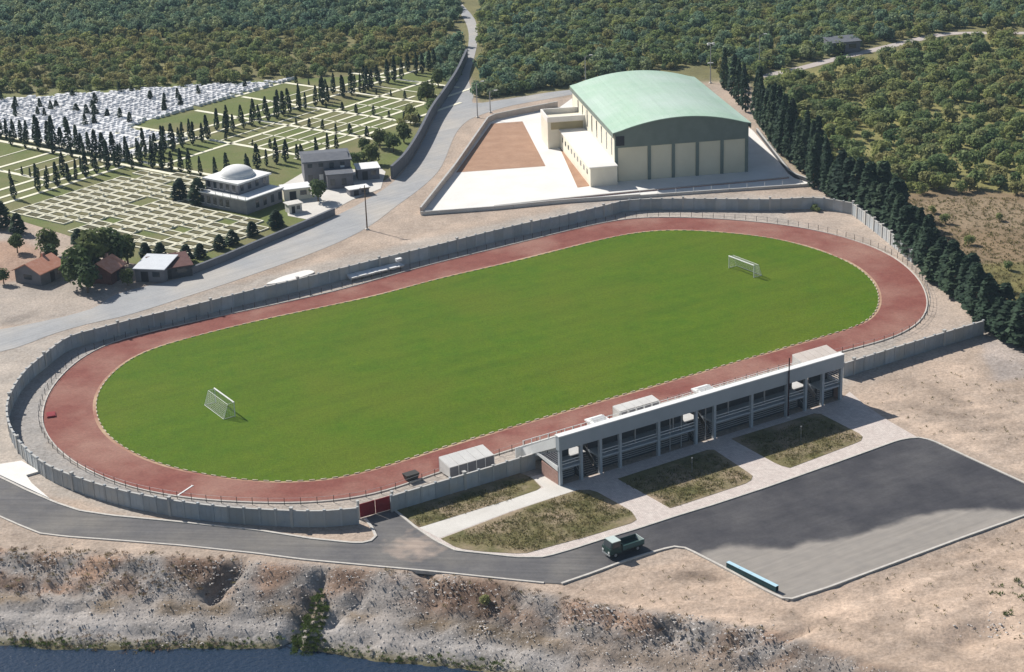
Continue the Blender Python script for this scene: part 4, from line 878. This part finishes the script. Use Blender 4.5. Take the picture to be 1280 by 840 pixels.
# cypress row on the field's edge
line = smooth_open(GS([(905, 112), (946, 150), (972, 185), (1000, 214), (1022, 236), (1060, 255), (1092, 272), (1122, 295), (1152, 332), (1178, 357), (1210, 386), (1246, 416), (1295, 442), (1340, 470)]), 4)
pts = resample(line, 2.9)
for i, p in enumerate(pts):
    f = i/len(pts); h = R(.8, 1.2)*(12.5 if f < .42 else 10.0 if f < .62 else 8.2); wd = R(1.05, 1.6) if f < .5 else R(1.5, 2.3)
    if f < .15 and i % 3: continue
    CL = CYL[0 if f < .3 else 1 if f < .52 else 2 if f < .74 else 3]
    q = p+Vector((R(-.8, 1.2), R(-.8, .8)))
    tree('cypress_tree', q, random.choice(CYP), TR_C, 1.0, CL, 'cypresses along the field boundary', sz=h/10, wd=wd)
    if i % 3 == 0 and f > .18:
        q = p+Vector((R(2.2, 3.6), R(1, 2.5))); tree('cypress_tree', q, random.choice(CYP), TR_C, 1.0, CL, 'cypresses along the field boundary', sz=h*R(.7, 1.0)/10, wd=wd)
# cemetery cypresses
def cem_row(s0, t0, s1, t1, step, h0, h1, label, group, skip=.1, w=(.7, 1.05)):
    a, c = ST(s0, t0), ST(s1, t1)
    for p in resample([a, c], step):
        if random.random() < skip: continue
        h = R(h0, h1); tree('cypress_tree', p+Vector((R(-.5, .5), R(-.5, .5))), random.choice(CYP), TR_C, 1.0, label, group, sz=h/10, wd=R(*w)*h/8)
AV = 'dark cypress lining the straight avenue through the cemetery'; CR = 'dark cypress in the row below the white marble graves'; SM = 'small young cypress at a path between the grave lawns'
cem_row(248, -326.5, 402, -326.5, 3.1, 4.2, 7.6, AV, 'avenue cypresses'); cem_row(262, -331.5, 400, -331.5, 4.6, 3.6, 6.4, AV, 'avenue cypresses')
cem_row(283.5, -392, 283.5, -328, 2.7, 4.6, 8.6, CR, 'cypresses below the marble graves', w=(.75, 1.15)); cem_row(279.8, -390, 279.8, -322, 5.5, 3.2, 6, CR, 'cypresses below the marble graves')
cem_row(283, -322, 284, -288, 3.0, 4.0, 7.0, 'dark cypress on the path behind the domed building', 'cypresses by the domed building')
cem_row(292, -296, 318, -291, 3.0, 3.6, 6.5, 'dark cypress on the path beside the grey house', 'cypresses by the grey house')
for s, t0, t1 in ((349.5, -322, -290), (331.5, -322, -288), (310.5, -322, -290), (368.5, -350, -300)): cem_row(s, t0, s, t1, 5.2, 1.6, 2.8, SM, 'young cypresses on the paths', w=(1.2, 1.6))
cem_row(262.5, -372, 262.5, -336, 5, 1.8, 3.4, SM, 'young cypresses on the paths'); cem_row(250, -345, 262, -338, 5, 2.0, 3.8, SM, 'young cypresses on the paths')
for px, py, h in ((22, 292, 4.5), (3, 285, 6), (98, 306, 3.5), (275, 312, 3.2), (291, 306, 3.2), (316, 295, 3.2), (345, 285, 4.0), (182, 322, 3.2), (200, 323, 3.4), (233, 327, 3.6), (250, 322, 3.0), (225, 250, 5), (248, 255, 6.0), (346, 282, 3.0)):
    tree('cypress_tree', G(px, py), random.choice(CYP), TR_C, 1.0, 'small conical cypress standing at the border of the kerbed plots', 'border cypresses of the plots', sz=h/10, wd=1.5*h/6+.35)
for k in range(46):
    t = R(-425, -345); s = R(289, 312+(t+411)*1.0)
    if s > 307 and t > -356: continue
    tree('cypress_tree', ST(s, t), random.choice(CYP), TR_C, 1.0, 'tiny dark cypress between the white marble graves', 'small cypresses among marble graves', sz=R(.2, .36), wd=R(.5, .75))
# broadleaf trees near the cottages and the yard
for px, py, s, lab in ((100, 358, 1.0, 'tall olive-green tree in front of the cottages'), (118, 346, 1.2, 'biggest dark tree, between the two red roofs'), (138, 336, 1.05, 'dark round tree behind the pink-red roof'), (160, 330, .75, 'dark tree leaning over the tin-roofed shed'), (60, 320, .72, 'round dark tree behind the orange-roofed cottage'), (64, 335, .6, 'blue-green bush beside the orange-roofed cottage'), (110, 366, .75, 'bright green bushy tree by the road bend'), (160, 357, .42, 'low green tree between pink roof and tin roof'), (398, 252, .62, 'dark round tree in the pale cemetery yard'), (465, 205, .6, 'green tree beside the cemetery wall and white shed'), (492, 190, .55, 'green bushy tree close to the dark cemetery wall'), (505, 178, .6, 'dark tree leaning over the dark cemetery wall'), (475, 185, .6, 'brownish bushy tree above the grey house'), (455, 190, .45, 'low shrub behind the grey house'), (535, 130, .75, 'dark tree where the cemetery wall bends'), (548, 108, .6, 'pale green tree at the top of the cemetery wall'), (22, 316, .5, 'reddish scrub beside the cottage yard'), (5, 355, .4, 'low scrub at the rim of the dry yard')):
    tree('broadleaf_tree', G(px, py), random.choice(BROAD), TR_B, s, lab, None)
for k in range(16):
    px = R(438, 545); py = 218-(px-438)*.72+R(-14, 2)-6
    tree('roadside_shrub', G(px, py), random.choice(ORCH+GROVE[:2]), TR_O, R(.5, .95), 'bushy green shrub in the planting inside the dark cemetery wall', 'shrubs inside the cemetery wall', 'shrub')
# orchard and woodland
def fill(poly_px, step, jit=.45, rows=None):
    P = [tuple(p) for p in GS(poly_px)]; xs = [p[0] for p in P]; ys = [p[1] for p in P]; out = []
    x0, x1, y0, y1 = min(xs), max(xs), min(ys), max(ys); nx_, ny_ = int((x1-x0)/step)+1, int((y1-y0)/step)+1
    gx_, gy_ = np.meshgrid(np.arange(nx_), np.arange(ny_)); px = x0+gx_*step+RNG.uniform(-jit, jit, gx_.shape)*step+(gy_ % 2)*step*.5; py = y0+gy_*step+RNG.uniform(-jit, jit, gx_.shape)*step
    m_ = inside(px, py, P); return [Vector((a, c)) for a, c in zip(px[m_], py[m_])]
orch_poly = [(955, 104), (1010, 94), (1060, 80), (1110, 69), (1165, 55), (1200, 49), (1400, 47), (1480, 240), (1290, 248), (1180, 240), (1128, 248), (1085, 235), (1030, 195), (985, 150)]
orch_pts = [p for p in fill(orch_poly, 3.7) if random.random() > .12+.4*(noise.noise(Vector((p.x*.035, p.y*.035, 3)))>.2)]
clr = [p for p in fill([(1125, 250), (1290, 245), (1420, 260), (1420, 470), (1290, 395), (1190, 322)], 7.5) if random.random() < .42]
mid_pts = [p for p in fill([(604, 120), (598, 60), (600, 5), (590, -70), (1420, -70), (1420, 34), (1200, 36), (1105, 53), (1000, 79), (950, 92), (925, 118), (905, 112), (890, 80), (720, 104), (640, 120)], 3.3) if random.random() > .05]
left_low = [p for p in fill([(-120, 124), (0, 121), (290, 104), (430, 93), (520, 80), (560, 60), (566, 40), (380, 42), (200, 44), (-120, 60)], 3.6) if random.random() > .12]
left_up = [p for p in fill([(-120, 60), (200, 44), (380, 42), (568, 40), (572, 12), (545, -70), (-160, -70)], 3.7) if random.random() > .03]
rim = [p for p in fill([(560, 60), (572, 40), (580, 70), (566, 105), (556, 100), (540, 88), (520, 76)], 4.2)]+[p for p in fill([(590, 125), (720, 106), (722, 96), (640, 108), (604, 112)], 3.4)]
def scatter(name, pts, meshes, label, smin, smax, ridx=None):
    """a wood too large to count: one object of tree instances"""
    c = bpy.data.collections.new(name+'_sources')
    for k, m_ in enumerate(meshes): c.objects.link(bpy.data.objects.new('%s_source_%02d' % (name, k), m_))
    me = bpy.data.meshes.new(name); me.from_pydata([(p.x, p.y, -.2) for p in pts], [], []); n = len(pts)
    for nm, ty, dat in (('pick', 'INT', RNG.integers(0, len(meshes), n)), ('size', 'FLOAT', RNG.uniform(smin, smax, n)), ('turn', 'FLOAT', RNG.uniform(0, 6.28, n))):
        a = me.attributes.new(nm, ty, 'POINT'); a.data.foreach_set('value', dat.astype(np.int32 if ty == 'INT' else np.float32))
    o = ob(name, me); tag(o, label, 'woodland', kind='stuff')
    ng = bpy.data.node_groups.new(name, 'GeometryNodeTree'); ng.interface.new_socket('Geometry', in_out='INPUT', socket_type='NodeSocketGeometry'); ng.interface.new_socket('Geometry', in_out='OUTPUT', socket_type='NodeSocketGeometry')
    N = ng.nodes; L = ng.links; gi = N.new('NodeGroupInput'); go = N.new('NodeGroupOutput'); ip = N.new('GeometryNodeInstanceOnPoints'); ci = N.new('GeometryNodeCollectionInfo')
    ci.inputs[0].default_value = c; ci.inputs[1].default_value = True; ci.inputs[2].default_value = True
    mp = N.new('GeometryNodeMeshToPoints'); L.new(gi.outputs[0], mp.inputs[0]); L.new(mp.outputs[0], ip.inputs['Points']); L.new(ci.outputs[0], ip.inputs['Instance']); ip.inputs['Pick Instance'].default_value = True
    def att(nm, ty): a = N.new('GeometryNodeInputNamedAttribute'); a.data_type = ty; a.inputs[0].default_value = nm; return a.outputs[0]
    L.new(att('pick', 'INT'), ip.inputs['Instance Index']); cx_ = N.new('ShaderNodeCombineXYZ'); L.new(att('turn', 'FLOAT'), cx_.inputs[2])
    er = N.new('FunctionNodeEulerToRotation'); L.new(cx_.outputs[0], er.inputs[0]); L.new(er.outputs[0], ip.inputs['Rotation']); L.new(att('size', 'FLOAT'), ip.inputs['Scale']); L.new(ip.outputs[0], go.inputs[0])
    md = o.modifiers.new('scatter', 'NODES'); md.node_group = ng; return o
near = sorted(clr+orch_pts, key=lambda p: p.y-abs(p.x-110)*.2)
for p in near[:295]:
    tree('orchard_tree', p, random.choice(ORCH), TR_O, R(.5, 1.35) if p not in clr else R(.3, .7), *(('rounded leafy orchard tree beyond the cypress row', 'orchard trees beyond the cypress row') if p not in clr else ('small isolated bushy tree in the dry brown clearing', 'small trees in the dry clearing')))
scatter('orchard', near[295:], ORCH+GROVE[:2], 'farther orchard trees in loose rows up to the pale lane', .5, 1.35)
scatter('hillside_orchard', mid_pts, ORCH+WOOD[:3], 'dense mixed trees covering the rise behind the sports hall', .5, 1.15)
scatter('pale_grove', left_low, GROVE+ORCH[:2], 'pale olive-toned grove beyond the cemetery', .5, 1.15)
scatter('dark_woodland', left_up, WOOD, 'dense bluish-green woodland behind the pale grove', .6, 1.2)
scatter('roadside_thicket', rim, WOOD, 'dark thicket along the junction and the cemetery wall', .7, 1.1)

# ---------------------------------------------------------------- small ground cover and debris
def tuft(name, m, n=14, h=.5, r=.35):
    v = []; f = []
    for i in range(n):
        a = R(0, 6.28); c = Vector((math.cos(a)*R(0, r), math.sin(a)*R(0, r), 0)); b = Vector((math.cos(a)*R(.2, .6)*h, math.sin(a)*R(.2, .6)*h, h*R(.5, 1))); s = Vector((-math.sin(a), math.cos(a), 0))*h*.18; k = len(v)
        v += [tuple(c-s), tuple(c+s), tuple(c+b)]; f.append((k, k+1, k+2))
    me = bpy.data.meshes.new(name); me.from_pydata(v, [], f); me.materials.append(m); return me
TW = [tuft('tuft', M['weed'], 12, .32, .4) for _ in range(3)]; TG = [tuft('tuft', M['green_weed'], 26, .5, .6) for _ in range(3)]
def strew(name, polys, n, meshes, label, smin, smax, z=None, cond=None):
    pts = []
    for pl, k in zip(polys, n):
        P = [tuple(p) for p in GS(pl, z or 0)]; xs = [p[0] for p in P]; ys = [p[1] for p in P]
        qx = RNG.uniform(min(xs), max(xs), k*3); qy = RNG.uniform(min(ys), max(ys), k*3); m_ = inside(qx, qy, P); pts += [Vector((a, c)) for a, c in zip(qx[m_], qy[m_])][:k]
    o = scatter(name, pts, meshes, label, smin, smax); o['category'] = 'ground cover'
    for v, p in zip(o.data.vertices, pts): v.co.z = ground_z(p.x, p.y)+.02
    return o
strew('dry_weeds', [[(1120, 250), (1290, 245), (1420, 260), (1420, 470), (1290, 395), (1190, 322)], [(510, 640), (664, 598), (640, 624), (524, 658)], [(560, 676), (722, 614), (790, 642), (735, 670), (660, 690)], [(780, 604), (890, 567), (938, 600), (838, 634)], [(925, 552), (1024, 523), (1076, 548), (986, 584)]], [3600, 600, 1500, 1000, 900], TW, 'dry weeds and grass on the clearing and the beds', .5, 1.3)
strew('dirt_weeds', [[(1070, 495), (1290, 430), (1400, 470), (1400, 620), (1170, 546)], [(720, 735), (850, 695), (980, 760), (1290, 655), (1400, 700), (1300, 830), (900, 780)]], [160, 160], TW, 'sparse dry weeds dotting the bare earth', .4, .9)
strew('verge_greenery', [[(1220, 735), (1290, 715), (1330, 760), (1260, 770)]], [26], TW+TG, 'scrub at the edge of the bare earth', .4, .9)
TB = [tuft('tuft', leaf_mat('dry_scrub', [(.19, .13, .09), (.28, .2, .14), (.2, .18, .09)]), 16, .5, .6) for _ in range(3)]
strew('bank_scrub', [[(0, 692), (100, 697), (200, 701), (300, 706), (300, 730), (200, 735), (100, 735), (0, 735)], [(480, 722), (600, 735), (680, 750), (760, 765), (860, 780), (950, 795), (940, 820), (800, 800), (600, 765), (500, 745)], [(0, 755), (150, 762), (300, 765), (300, 780), (150, 778), (0, 772)]], [330, 330, 120], TB, 'brown dry scrub on the upper river bank', .25, .75, z=-1.5)
strew('bank_greenery', [[(400, 755), (412, 775), (392, 806), (345, 806), (352, 795), (385, 770)]], [420], TG, 'bright green plants filling the gully by the river', .3, .7, z=-4.5)
strew('shore_grass', [[(0, 800), (75, 803), (175, 806), (320, 803), (395, 806), (460, 817), (545, 824), (640, 836), (640, 842), (545, 832), (460, 825), (395, 814), (320, 811), (175, 813), (75, 812), (0, 808)]], [700], TG, 'low green grass fringing the water line', .25, .7, z=WATER_Z)
tree('bank_shrub', G(607, 768, -3.2), ORCH[0], TR_O, .42, 'single round green shrub on the river bank', None, 'shrub').location.z = ground_z(*G(607, 768, -3.2))-.3
tree('verge_shrub', G(1017, 263), ORCH[1], TR_O, .4, 'low green bush at the inside foot of the far panel wall', None, 'shrub')
tree('verge_shrub', G(1022, 265), ORCH[2], TR_O, .3, 'smaller green bush beside the low bush at the panel wall', None, 'shrub')
# stones on the bank: one mass
rb = MB(); ico = [(0, 0, 1), (.9, 0, .2), (.28, .85, .25), (-.72, .53, .2), (-.72, -.53, .15), (.28, -.85, .2), (0, 0, -.6)]
icf = [(0, 1, 2), (0, 2, 3), (0, 3, 4), (0, 4, 5), (0, 5, 1), (6, 2, 1), (6, 3, 2), (6, 4, 3), (6, 5, 4), (6, 1, 5)]
def rock(p, s, z):
    n0 = len(rb.v); a = R(0, 6.28); c_, s_ = math.cos(a), math.sin(a)
    for (x, y, zz) in ico:
        x *= s*R(.7, 1.3); y *= s*R(.7, 1.2); rb.v.append((p.x+x*c_-y*s_, p.y+x*s_+y*c_, z-.02+zz*s*R(.3, .6)))
    rb.f.extend(tuple(n0+i for i in f) for f in icf)
for k in range(9000):
    xx = R(-90, 62); yc = float(np.interp(xx, cx, cy)); yw = float(np.interp(xx, sx, sy)); t = R(-.02, 1.0); p = Vector((xx, yc+(yw-yc)*t)); rock(p, abs(random.gauss(0, .06))+.04, ground_z(p.x, p.y))
for px, py, n_, s_ in ((840, 800, 90, .35), (545, 750, 70, .3), (280, 725, 60, .28), (60, 715, 60, .25), (745, 785, 70, .28), (930, 815, 80, .3), (610, 785, 30, .3), (1240, 800, 60, .3), (235, 770, 40, .25)):
    c = G(px, py, -2.5)
    for k in range(n_): p = c+Vector((random.gauss(0, 1.8), random.gauss(0, 1.2))); rock(p, s_*R(.25, .8), ground_z(p.x, p.y))
tag(rb.build('bank_stones', M['rock']), 'loose grey stones and rubble covering the river bank', 'stones', kind='stuff')
# ---------------------------------------------------------------- the air
hz = MB().box(-3100, 3100, -500, 4600, -10, 122).build('haze', M['white']); hz.data.materials.clear(); tag(hz, 'thin bluish haze in the valley air', 'haze', kind='stuff')
hm = bpy.data.materials.new('haze'); hm.use_nodes = True; hm.node_tree.nodes.remove(hm.node_tree.nodes['Principled BSDF'])
pv = hm.node_tree.nodes.new('ShaderNodeVolumePrincipled'); pv.inputs['Color'].default_value = (.6, .8, 1, 1); pv.inputs['Density'].default_value = .0001
hm.node_tree.links.new(pv.outputs[0], hm.node_tree.nodes['Material Output'].inputs['Volume']); hz.data.materials.append(hm)
